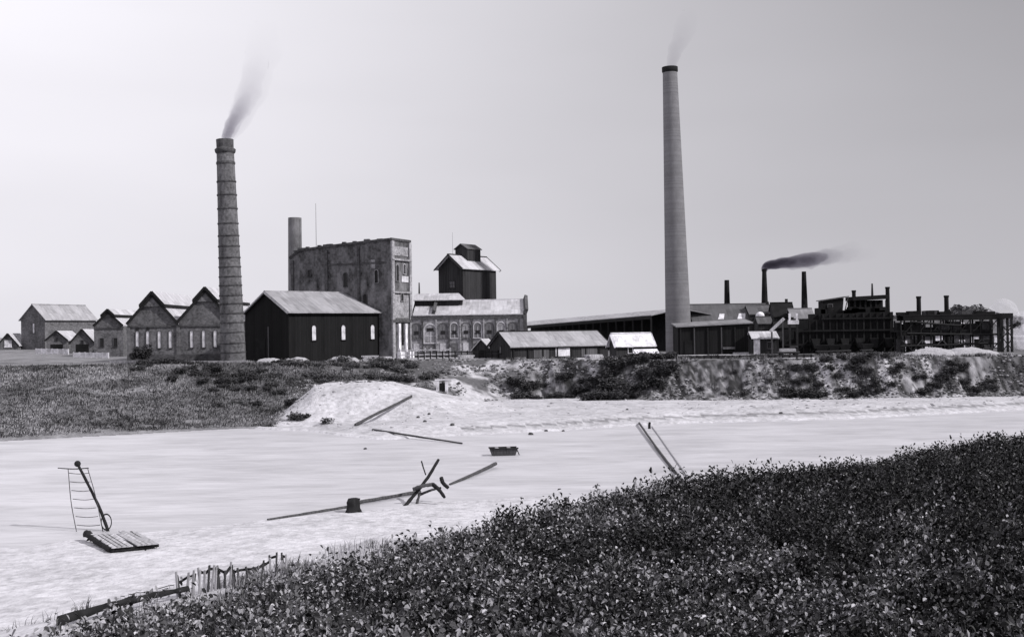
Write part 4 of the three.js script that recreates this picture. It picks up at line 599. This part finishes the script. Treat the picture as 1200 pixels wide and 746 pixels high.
{ // leafy crop over the hilltop
  const leafClump = (seed) => {
    const r = rng(seed), pos = [], nor = [], col = [];
    for (let i = 0; i < 30; i++) {
      const tone = r() < 0.4 ? 1.2 + 1.5 * r() : 0.15 + 0.45 * r();
      const a = r() * 6.283, k = 0.2 * Math.sqrt(r()), y = 0.05 + 0.17 * (1 - k / 0.25) * (0.4 + 0.8 * r()), c = new THREE.Vector3(Math.cos(a) * k, y, Math.sin(a) * k), s = 0.009 + 0.016 * r(), q = new THREE.Quaternion().setFromEuler(new THREE.Euler((r() - 0.5) * 1.5, r() * 6.283, (r() - 0.5) * 1.5, 'YXZ'));
      const P = [[0, 0, -s], [s * 0.75, 0.28 * s, -s * 0.2], [s * 0.5, 0.2 * s, s * 0.7], [0, -0.1 * s, s * 1.25], [-s * 0.5, 0.2 * s, s * 0.7], [-s * 0.75, 0.28 * s, -s * 0.2]].map((p) => new THREE.Vector3(...p).applyQuaternion(q).add(c));
      for (const t of [[0, 2, 1], [0, 3, 2], [0, 4, 3], [0, 5, 4]]) { const N = P[t[1]].clone().sub(P[t[0]]).cross(P[t[2]].clone().sub(P[t[0]])).normalize(); for (const j of t) { pos.push(P[j].x, P[j].y, P[j].z); nor.push(N.x, N.y, N.z); col.push(tone, tone, tone); } }
      const b = new THREE.Vector3(0.004, 0, 0), f = new THREE.Vector3(c.x * 0.4, -0.03, c.z * 0.4); for (const v of [f.clone().sub(b), f.clone().add(b), c]) { pos.push(v.x, v.y, v.z); nor.push(0, 0.5, 0.86); col.push(0.5, 0.5, 0.5); }
    }
    const g = new THREE.BufferGeometry(); g.setAttribute('position', new THREE.Float32BufferAttribute(pos, 3)); g.setAttribute('normal', new THREE.Float32BufferAttribute(nor, 3)); g.setAttribute('color', new THREE.Float32BufferAttribute(col, 3)); return g;
  };
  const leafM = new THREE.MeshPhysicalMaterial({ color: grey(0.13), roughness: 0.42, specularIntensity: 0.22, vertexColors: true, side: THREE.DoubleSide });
  const r = rng(501), sets = [[], [], []]; let tall = [];
  for (let d = 4; d < 40; d += 0.115) for (let x = -7; x < 30; x += 0.115) {
    const X = x + (r() - 0.5) * 0.14, D = d + (r() - 0.5) * 0.14, s = browDist(X, D), rr = [r(), r(), r(), r(), r(), r()]; if (s > 0.35 || Math.abs(X) > D * 0.62 + 3) continue;
    const n = fbm(X / 1.7, D / 1.7, 3, 503); if (vnoise(X * 2.9 + 3, D * 2.9, 509) < 0.3 && rr[0] < 0.85) continue; if (s > -0.6 && rr[0] < 0.25) continue;
    const bump = 0.45 + 0.8 * n + 0.75 * vnoise(X * 2.9 + 3, D * 2.9, 509); sets[Math.floor(rr[1] * 3)].push({ x: X, y: ground(X, -D), z: -D, a: rr[2] * 6.28, s: 0.8 + 0.55 * rr[3], h: bump * (0.6 + 0.9 * rr[4]), c: rr[5] < clamp(0.82 - 0.085 * X - 0.016 * D + 1.3 * (fbm(X / 1.1, D / 1.1, 2, 507) - 0.5), 0.03, 0.95) ? 1.0 + 0.6 * rr[0] : 0.1 + 0.26 * rr[0], tx: (rr[4] - 0.5) * 0.4, tz: (rr[3] - 0.5) * 0.4 });  // pale tones thin out rightward and away: shading put into the leaf colour
    if (s > -0.7 && rr[2] < 0.04) tall.push({ x: X, y: ground(X, -D), z: -D, a: rr[3] * 6.28, s: 0.8 + rr[4] * 0.3, h: 1.1 + rr[1] * 0.4, c: 0.3 + 0.5 * rr[5] });
  }
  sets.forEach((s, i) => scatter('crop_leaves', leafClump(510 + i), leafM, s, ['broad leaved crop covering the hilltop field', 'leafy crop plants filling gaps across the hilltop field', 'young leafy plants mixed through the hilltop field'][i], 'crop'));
  const fg = [], fs = []; for (let i = 0; i < 5200; i++) { const D = mixf(6, 30, r()), X = mixf(-5, 20, r()), q = [r(), r(), r(), r()]; if (browDist(X, D) > 0.1 || Math.abs(X) > D * 0.55 + 2) continue; const v = vnoise(X / 1.3, D / 1.3, 541); if (v > 0.7) fg.push({ x: X, y: ground(X, -D), z: -D, a: q[0] * 6.28, s: 0.8 + q[1], h: 0.8 + 0.5 * q[2], c: 0.4 + 0.9 * q[3] }); else if (q[0] < 0.2) fs.push({ x: X, y: ground(X, -D), z: -D, a: q[1] * 6.28, s: 0.8 + 0.3 * q[2], h: 1.2 + 0.6 * q[3], c: 0.4 + 0.8 * q[3] }); }
  scatter('field_grass', blades(8, 0.09, 0.2, 0.003, 545, 0.9), M.shrubGrey, fg, 'thin wild grass growing up through the leafy crop', 'grass'); scatter('crop_shoots', leafClump(547), leafM, fs, 'taller shoots standing out of the leafy crop', 'crop');
  scatter('hill_weeds', leafClump(520), leafM, tall, 'taller leafy weeds along the edge of the hilltop field', 'weeds');
  const st = [], dk = []; for (let i = 0; i < 2400; i++) { const t = r(), D = mixf(8.6, 17, r()), X = mixf(-8, 0.4, r()), s = browDist(X, D); const e = r(), f = r(), h = r(); if (s < -0.4 || s > 3 || vnoise(X * 1.3, D * 1.3, 9) < 0.36 + 0.12 * s) continue; (e < 0.78 ? st : dk).push({ x: X, y: ground(X, -D), z: -D, a: f * 6.28, s: 0.55 + h * 0.7, h: 0.8 + 0.6 * e, c: 0.5 + f }); }
  scatter('dry_grass', blades(12, 0.14, 0.15, 0.004, 530, 0.8), M.straw, st, 'pale dry grass stems along the field edge above the beach', 'grass');
  scatter('edge_grass', blades(16, 0.15, 0.13, 0.006, 531, 0.9), M.shrubGrey, dk, 'dark low grass along the field edge above the beach', 'grass');
}

// ---------------------------------------------------------------- timber and wreckage on the flats
const flat = (px, py, lift = 0) => { let d = 7, p = at(px, py, d), h = (q) => Math.max(ground(q.x, q.z), WATER); while (d < 260 && p.y > h(p)) { d += 0.5; p = at(px, py, d); } for (let a = d - 0.5, b = d, k = 0; k < 12; k++) { d = (a + b) / 2; p = at(px, py, d); p.y > h(p) ? a = d : b = d; } p.y = h(p) + lift; return p; };
const rel = (o, v) => [v.x - o.x, v.y - o.y, v.z - o.z];
{ // leaning pole with cross arm and ladder
  const b = flat(128, 622), t = at(91, 543, -b.z + 1), g = thing('leaning_pole', 'leaning mooring pole with cross arm, ring and rickety ladder in the water', 'pole', b.toArray());
  const P = (px, py, dz = 0) => rel(b, at(px, py, -b.z + dz));
  mesh('pole', limb([P(130, 630), P(118, 597, 0.5), P(104, 568, 0.8), P(91, 543, 1)], 0.1, 0.08, 3), M.timberDark, g);
  mesh('knob', new THREE.IcosahedronGeometry(0.19, 2).translate(...P(91, 543, 1)), M.timberDark, g);
  mesh('cross_arm', limb([P(68, 548, 1), P(86, 549, 1), P(104, 548, 1)], 0.03, 0.035, 4), M.timber, g);
  mesh('ring', new THREE.TorusGeometry(0.4, 0.04, 6, 20).scale(0.75, 1.15, 1).translate(...P(125, 611, -0.2)), M.timberDark, g);
  mesh('ladder_rail', limb([P(80, 549, 1), P(84, 590, 0.4), P(93, 636, 0)], 0.024, 0.024, 5, 5), M.timber, g); mesh('ladder_rail', limb([P(103, 549, 1), P(112, 580, 0.5), P(121, 622, 0)], 0.024, 0.024, 6, 5), M.timber, g);
  for (let i = 0; i < 8; i++) { const t = i / 8 + 0.06, y = mixf(549, 630, t); mesh('rung', limb([P(mixf(80, 93, t), y, 1 - t), P(mixf(92, 108, t), y + 1, 1 - t), P(mixf(103, 121, t), y, 1 - t)], 0.022, 0.02, 7 + i, 5), M.timber, g); }
}
{
  const K = [flat(103, 633), flat(131, 647), flat(184, 642), flat(154, 629)], b = K[1].clone(), g = thing('raft', 'flat broken raft of pale boards on dark logs beside the leaning pole', 'raft', b.toArray()), Y = 0.28, C = K.map((k) => rel(b, k));
  const mixp = (p, q, t, y) => [mixf(p[0], q[0], t), Math.max(p[1], q[1]) + y, mixf(p[2], q[2], t)];
  mesh('log', limb([mixp(C[0], C[1], -0.05, 0.16), mixp(C[0], C[1], 0.5, 0.12), mixp(C[0], C[1], 1.02, 0.14)], 0.2, 0.15, 61, 8, 0.25), M.timberDark, g); mesh('log', limb([mixp(C[1], C[2], -0.02, 0.13), mixp(C[1], C[2], 0.5, 0.1), mixp(C[1], C[2], 1.05, 0.16)], 0.14, 0.08, 62, 8, 0.25), M.timberDark, g); mesh('log', limb([mixp(C[3], C[2], 0, 0.1), mixp(C[3], C[2], 0.5, 0.08), mixp(C[3], C[2], 1, 0.12)], 0.09, 0.07, 63), M.timber, g);
  for (let i = 0; i < 9; i++) { if (i === 4) continue; const t = (i + 0.5) / 9, t2 = t + 0.03 * (hash(i, 7) - 0.5), p = mixp(C[1], C[2], t, Y), q = mixp(C[0], C[3], t2, Y - 0.02), e = 0.05 + 0.2 * hash(i, 9); new Geo().bar(mixp(p, q, -0.04, 0), mixp(p, q, 1 - e, 0), 0.3, 0.05).build('board', i % 3 ? M.timberPale : M.paleBoard, g); }
  mesh('branch', limb([mixp(C[1], C[2], 0.66, 0.15), mixp(C[1], C[2], 0.75, 0), [C[2][0] - 0.4, C[2][1] + 0.02, C[2][2] + 0.6]], 0.07, 0.03, 64), M.timberDark, g); mesh('branch', limb([C[0], [C[0][0] + 0.15, C[0][1] + 0.3, C[0][2]], [C[0][0] + 0.1, C[0][1] + 0.55, C[0][2] - 0.1]], 0.07, 0.04, 65), M.timberDark, g);
}
{ // derelict palings at the field edge
  const r = rng(811), run = (a, c, n, label, low) => { const g = thing('derelict_paling', label, 'fence', [0, 0, 0], 0, 'derelict palings'), tops = []; for (let i = 0; i < n; i++) { const t = i / (n - 1), p = flat(mixf(a[0], c[0], t) + (r() - 0.5) * 2, mixf(a[1], c[1], t)), h = (low ? 0.16 : 0.27) * (0.7 + 0.5 * r()), lean = (r() - 0.5) * 0.1; if (r() < 0.14) continue; tops.push([p.x + lean, p.y + h * 0.9, p.z]); new Geo().bar([p.x, p.y - 0.08, p.z], [p.x + lean, p.y + h, p.z], 0.035, 0.02).build('pale', r() < 0.7 ? M.timberPale : M.timber, g); } for (let i = 1; i < tops.length; i++) if (r() < 0.8) new Geo().bar([tops[i - 1][0], tops[i - 1][1] - 0.02, tops[i - 1][2] - 0.03], [tops[i][0], tops[i][1] - 0.02, tops[i][2] - 0.03], 0.02, 0.03).build('rail', M.timberDark, g); };
  [[142, 700, 0.1], [158, 696, 0.13], [176, 694, 0.14], [192, 690, 0.12], [207, 688, 0.1]].forEach(([px, py, k], i) => { const p = flat(px, py); shrubAt(p.x, p.z, k, i % 3, i * 1.3, 'low dark bramble clump at the collapsed end of the derelict stakes', 'brambles at the field edge', M.shrub); });
  run([210, 700], [335, 672], 34, 'row of short pale derelict stakes with broken dark rail above the beach'); run([132, 704], [205, 688], 16, 'collapsed end of derelict stakes beside bramble clumps', true);
}
const pole = (name, label, pts, r0, r1, m, seed, cat = 'log') => { const ends = [pts[0], pts[pts.length - 1]].map(([x, y, l]) => flat(x, y, l ?? r0 * 0.6)), P = cat === 'stake' ? pts.map(([x, y, l]) => flat(x, y, l)) : pts.map((q, i) => ends[0].clone().lerp(ends[1], i / (pts.length - 1)).add(new THREE.Vector3(0.15 * (hash(i, seed) - 0.5), 0, 0.15 * (hash(i, seed, 3) - 0.5)))), b = P[0].clone(), o = mesh(name, limb(P.map((p) => rel(b, p)), r0, r1, seed), m); o.position.copy(b); return tag(o, label, cat); };
pole('boom_log', 'long thin boom log lying on the near shore up to a stump', [[314, 609], [350, 602], [385, 597], [416, 593]], 0.07, 0.13, M.timber, 21);
pole('boom_log', 'grey weathered boom log between the stump and broken timbers', [[418, 592, 0.2], [450, 587], [492, 579, 0.2]], 0.12, 0.12, M.timber, 22);
pole('boom_log', 'dark boom log sloping away past broken timbers', [[528, 568], [555, 558], [581, 547, 0.3]], 0.09, 0.15, M.timber, 23);
{
  const b = flat(416, 599), g = thing('stump', 'dark squat tree stump at the joint of the boom logs', 'stump', b.toArray());
  const pr = [[0, -0.4], [0.6, -0.4], [0.5, 0], [0.4, 0.2], [0.36, 0.45], [0.42, 0.62], [0.28, 0.85], [0, 0.7]]; const G = new THREE.LatheGeometry(pr.map(([r, y]) => new THREE.Vector2(r, y)), 12), p = G.attributes.position; for (let i = 0; i < p.count; i++) { const k = 1 + 1.1 * (vnoise(p.getX(i) * 4 + 9, p.getZ(i) * 4 + p.getY(i), 3) - 0.5); p.setX(i, p.getX(i) * k); p.setZ(i, p.getZ(i) * k); } G.computeVertexNormals(); mesh('trunk', G, M.timberDark, g); mesh('root', limb([[0.2, 0.1, 0.1], [0.5, -0.1, 0.3], [0.9, -0.25, 0.4]], 0.16, 0.06, 4), M.timberDark, g);
}
{
  const b = flat(490, 590), P = (px, py, dz = 0) => rel(b, at(px, py, -b.z + dz)), g = thing('broken_timbers', 'tangle of broken crossed timbers propped on the near shore', 'timbers', b.toArray());
  const bits = [[[457, 613, -2], [475, 592, -0.5], [500, 561, 1], [514, 538, 2], 0.14, 0.1], [[484, 573, 0], [495, 569, 0], [507, 567, 0.4], 0.13, 0.12], [[507, 567, 0.4], [514, 573, 0], [521, 582, -0.6], 0.15, 0.1], [[490, 580, 0.6], [505, 574, 0.6], [517, 571, 0.8], 0.1, 0.07], [[517, 559, 1], [519, 565, 0.8], [525, 571, 0.5], 0.14, 0.12], [[487, 598, 0], [489, 588, 0.2], [492, 578, 0.4], 0.13, 0.07], [[494, 540, 1.5], [496, 547, 1.2], [499, 556, 1], 0.05, 0.04]];
  bits.forEach((q, i) => { const r1 = q.pop(), r0 = q.pop(); mesh('timber', limb(q.map((k) => P(...k)), r0, r1, 30 + i), i % 2 ? M.timber : M.timberDark, g); });
}
pole('plank', 'dark plank lying up the flank of the spoil mound', [[416, 499], [436, 491], [458, 479], [482, 465]], 0.2, 0.15, M.timber, 41, 'plank');
pole('plank', 'long flat plank along the water edge below spoil mound', [[436, 504], [480, 510], [542, 520]], 0.13, 0.08, M.timber, 42, 'plank');
pole('slipway_rail', 'long dark rail running down into the water below the bank', [[749, 496], [765, 516], [782, 540], [800, 566]], 0.11, 0.11, M.timber, 43, 'rail');
pole('slipway_rail', 'thinner pale rail running down beside the dark rail', [[764, 500], [778, 518], [793, 540], [806, 560]], 0.07, 0.07, M.timberPale, 44, 'rail');
pole('stake', 'short dark stake beside the top of the rails', [[761, 502, -0.2], [761, 502, 0.3], [761.5, 502, 0.75]], 0.18, 0.13, M.timberDark, 45, 'stake');
{ // punt
  const b = flat(590, 533), g = thing('punt', 'small dark flat bottomed punt grounded on the wet sand', 'punt', b.toArray(), 0.15), w = 1.25, k = new Geo();
  k.hex([[-w * 0.8, -0.1, 0.45], [w * 0.8, -0.1, 0.45], [w * 0.8, -0.1, -0.45], [-w * 0.8, -0.1, -0.45]], [[-w, 0.62, 0.6], [w, 0.62, 0.6], [w, 0.62, -0.6], [-w, 0.62, -0.6]]).build('hull', M.timber, g);
  new Geo().box(-w - 0.05, 0.62, 0.5, w + 0.05, 0.72, 0.68).box(-w - 0.05, 0.62, -0.68, w + 0.05, 0.72, -0.5).build('gunwale', M.timberDark, g); for (const x of [-0.6, 0.5]) new Geo().box(x - 0.15, 0.625, -0.5, x + 0.15, 0.7, 0.5).build('thwart', M.timberPale, g); new Geo().bar([w, 0.5, 0], [w + 0.3, -0.25, 0.2], 0.08).build('mooring_line', M.timberDark, g);
}
{ // stones and scraps on the flats
  const r = rng(611), sp = [[428, 526, 0.2], [503, 485, 0.22], [490, 489, 0.24], [498, 494, 0.26], [530, 498, 0.3], [622, 509, 0.3], [640, 503, 0.22], [735, 480, 0.2], [915, 484, 0.22], [660, 505, 0.2]];
  const G = new THREE.IcosahedronGeometry(1, 2), p = G.attributes.position; for (let i = 0; i < p.count; i++) { const a = p.getX(i), b = p.getY(i), c = p.getZ(i), k = 0.8 + 0.5 * fbm(a * 2 + 5, b * 2 + c * 3, 2, 613); p.setXYZ(i, a * k, b * k * 0.6, c * k * 0.8); } G.computeVertexNormals();
  sp.forEach(([x, y, s]) => { const q = flat(x, y), o = mesh('stone', G, M.timber); o.position.copy(q); o.position.y += s * 0.2; o.scale.setScalar(s); o.rotation.y = r() * 6; tag(o, 'small dark stone lying on the pale flats', 'stone', 'stones on the flats'); });
}
{ // sluice
  const b = flat(519, 459), d = -b.z, g = thing('sluice', 'small white sluice gate with dark post on the sandy ramp', 'sluice', b.toArray());
  for (const x of [-1.0, 0.35]) new Geo().box(x, -0.6, -0.2, x + 0.45, 1.7, 0.2).build('pier', M.whitewash, g); new Geo().box(-0.5, -0.5, -0.1, 0.34, 1.3, 0.1).build('gate', M.soot, g); new Geo().box(-1.15, 1.7, -0.25, 1.0, 1.9, 0.25).build('beam', M.whitewash, g);
}
{ // fallen log in the field edge
  const P = (x, d, l) => new THREE.Vector3(x, ground(x, -d) + l, -d), pts = [P(-4.95, 11.9, 0.07), P(-4.5, 12.4, 0.12), P(-3.9, 13.1, 0.1)], b = pts[0].clone(), g = thing('fallen_log', 'mossy fallen log among dry grass at the field edge', 'log', b.toArray()); mesh('trunk', limb(pts.map((p) => rel(b, p)), 0.05, 0.03, 51, 9, 0.3), M.timberDark, g); mesh('branch', limb([rel(b, pts[1]), rel(b, P(-4.4, 12.2, 0.1)), rel(b, P(-4.3, 11.9, 0.02))], 0.03, 0.015, 52), M.timberDark, g);
}

// ---------------------------------------------------------------- smoke and steam
function wisp(pts, wide, deep, seed) {                   // a plume that spreads sideways as it thins in depth
  const c = new THREE.CatmullRomCurve3(pts), n = 48, seg = 24, pos = [], idx = [];
  for (let i = 0; i <= n; i++) { const t = i / n, q = c.getPointAt(t), T = c.getTangentAt(t), nx = -T.y, ny = T.x, l = Math.hypot(nx, ny); for (let j = 0; j < seg; j++) { const a = j / seg * 6.283185, k = 0.72 + 0.56 * fbm(t * 9 + seed, Math.cos(a) + 4 + Math.sin(a) * 0.5, 3, seed), w = Math.cos(a) * wide(t) * Math.sqrt(Math.max(0.0004, 1 - Math.pow(t, 5))) * k / l, e = Math.sin(a) * deep(t) * (0.7 + 0.6 * fbm(t * 12 + seed, Math.cos(a) * 1.6 + 9, 3, seed + 1)); pos.push(q.x + nx * w, q.y + ny * w, q.z + e); } }
  for (let i = 0; i < n; i++) for (let j = 0; j < seg; j++) { const a = i * seg + j, b = i * seg + (j + 1) % seg; idx.push(a, b, a + seg, b, b + seg, a + seg); }
  for (let j = 1; j < seg - 1; j++) { idx.push(0, j + 1, j); const e = n * seg; idx.push(e, e + j, e + j + 1); }
  const g = new THREE.BufferGeometry(); g.setAttribute('position', new THREE.Float32BufferAttribute(pos, 3)); g.setIndex(idx); g.computeVertexNormals(); return g;
}
const smokeM = (dist, v = 0.5) => new THREE.MeshPhysicalMaterial({ color: 0xffffff, roughness: 0, ior: 1.0, specularIntensity: 0, transmission: 1, thickness: 1, attenuationColor: grey(v), attenuationDistance: dist });
function plume(label, d, list) { const g = thing('smoke_plume', label, 'smoke'); g.userData.kind = 'stuff'; list.forEach(([pts, r0, r1, thick, dist, pw = 1.3], i) => { const P = pts.map(([x, y]) => at(x, y, d + i * 0.4)), k = mpp(d); mesh('wisp', wisp(P, (t) => k * mixf(r0, r1, t), (t) => thick * Math.pow(1 - t, pw) * smooth(t * 9 + 0.15) + 0.012, 5 + i * 3.7), smokeM(dist), g); }); }
plume('faint smoke drifting up from the banded brick chimney', 187, [[[[262, 166], [268, 149], [279, 130], [292, 106]], 5, 11, 0.9, 1.6], [[[262, 166], [274, 140], [290, 108], [304, 60]], 6, 20, 0.9, 3.2], [[[264, 166], [284, 132], [298, 96], [312, 20]], 7, 32, 0.9, 7]]);
plume('thin wisp of smoke above the tall grey chimney', 207, [[[[786, 82], [790, 64], [799, 44], [812, 8]], 5, 17, 0.8, 5]]);
plume('dark smoke plume blown sideways from the works chimney', 235, [[[[895, 319], [898, 312], [912, 309], [935, 306], [972, 300]], 4, 10.5, 0.8, 0.5, 0.65], [[[895, 318], [899, 311], [925, 308], [955, 304], [990, 296]], 4.2, 13, 0.8, 1.0, 0.9], [[[935, 308], [960, 303], [985, 297], [1012, 288]], 6, 15, 0.7, 3.4, 1], [[[940, 309], [970, 303], [1000, 300], [1030, 297]], 5, 12, 0.6, 5, 1]]);
{ // steam bank past the trestle
  const m = new THREE.MeshStandardMaterial({ color: grey(0.92), roughness: 1, transparent: true, opacity: 0.1, depthWrite: false }), r = rng(701), parts = [];
  for (let i = 0; i < 30; i++) { const px = mixf(1174, 1250, Math.pow(r(), 0.8)), py = mixf(362, 414, Math.pow(r(), 0.6)), p = at(px, py, 196 + r() * 10), s = 1.0 + r() * 1.6, G = new THREE.IcosahedronGeometry(s, 3), q = G.attributes.position; for (let k = 0; k < q.count; k++) { const a = q.getX(k), b = q.getY(k), c = q.getZ(k), f = 0.75 + 0.5 * fbm(a * 0.9 + i, b * 0.9 + c * 0.7, 3, i); q.setXYZ(k, a * f, b * f, c * f); } G.computeVertexNormals(); G.translate(p.x, Math.max(p.y, s * 0.6), p.z); parts.push(G); }
  tag(mesh('steam_cloud', mergeGeometries(parts), m), 'white steam drifting at the far end of the trestle', 'steam', null, 'stuff');
}

renderer.render(scene, camera);
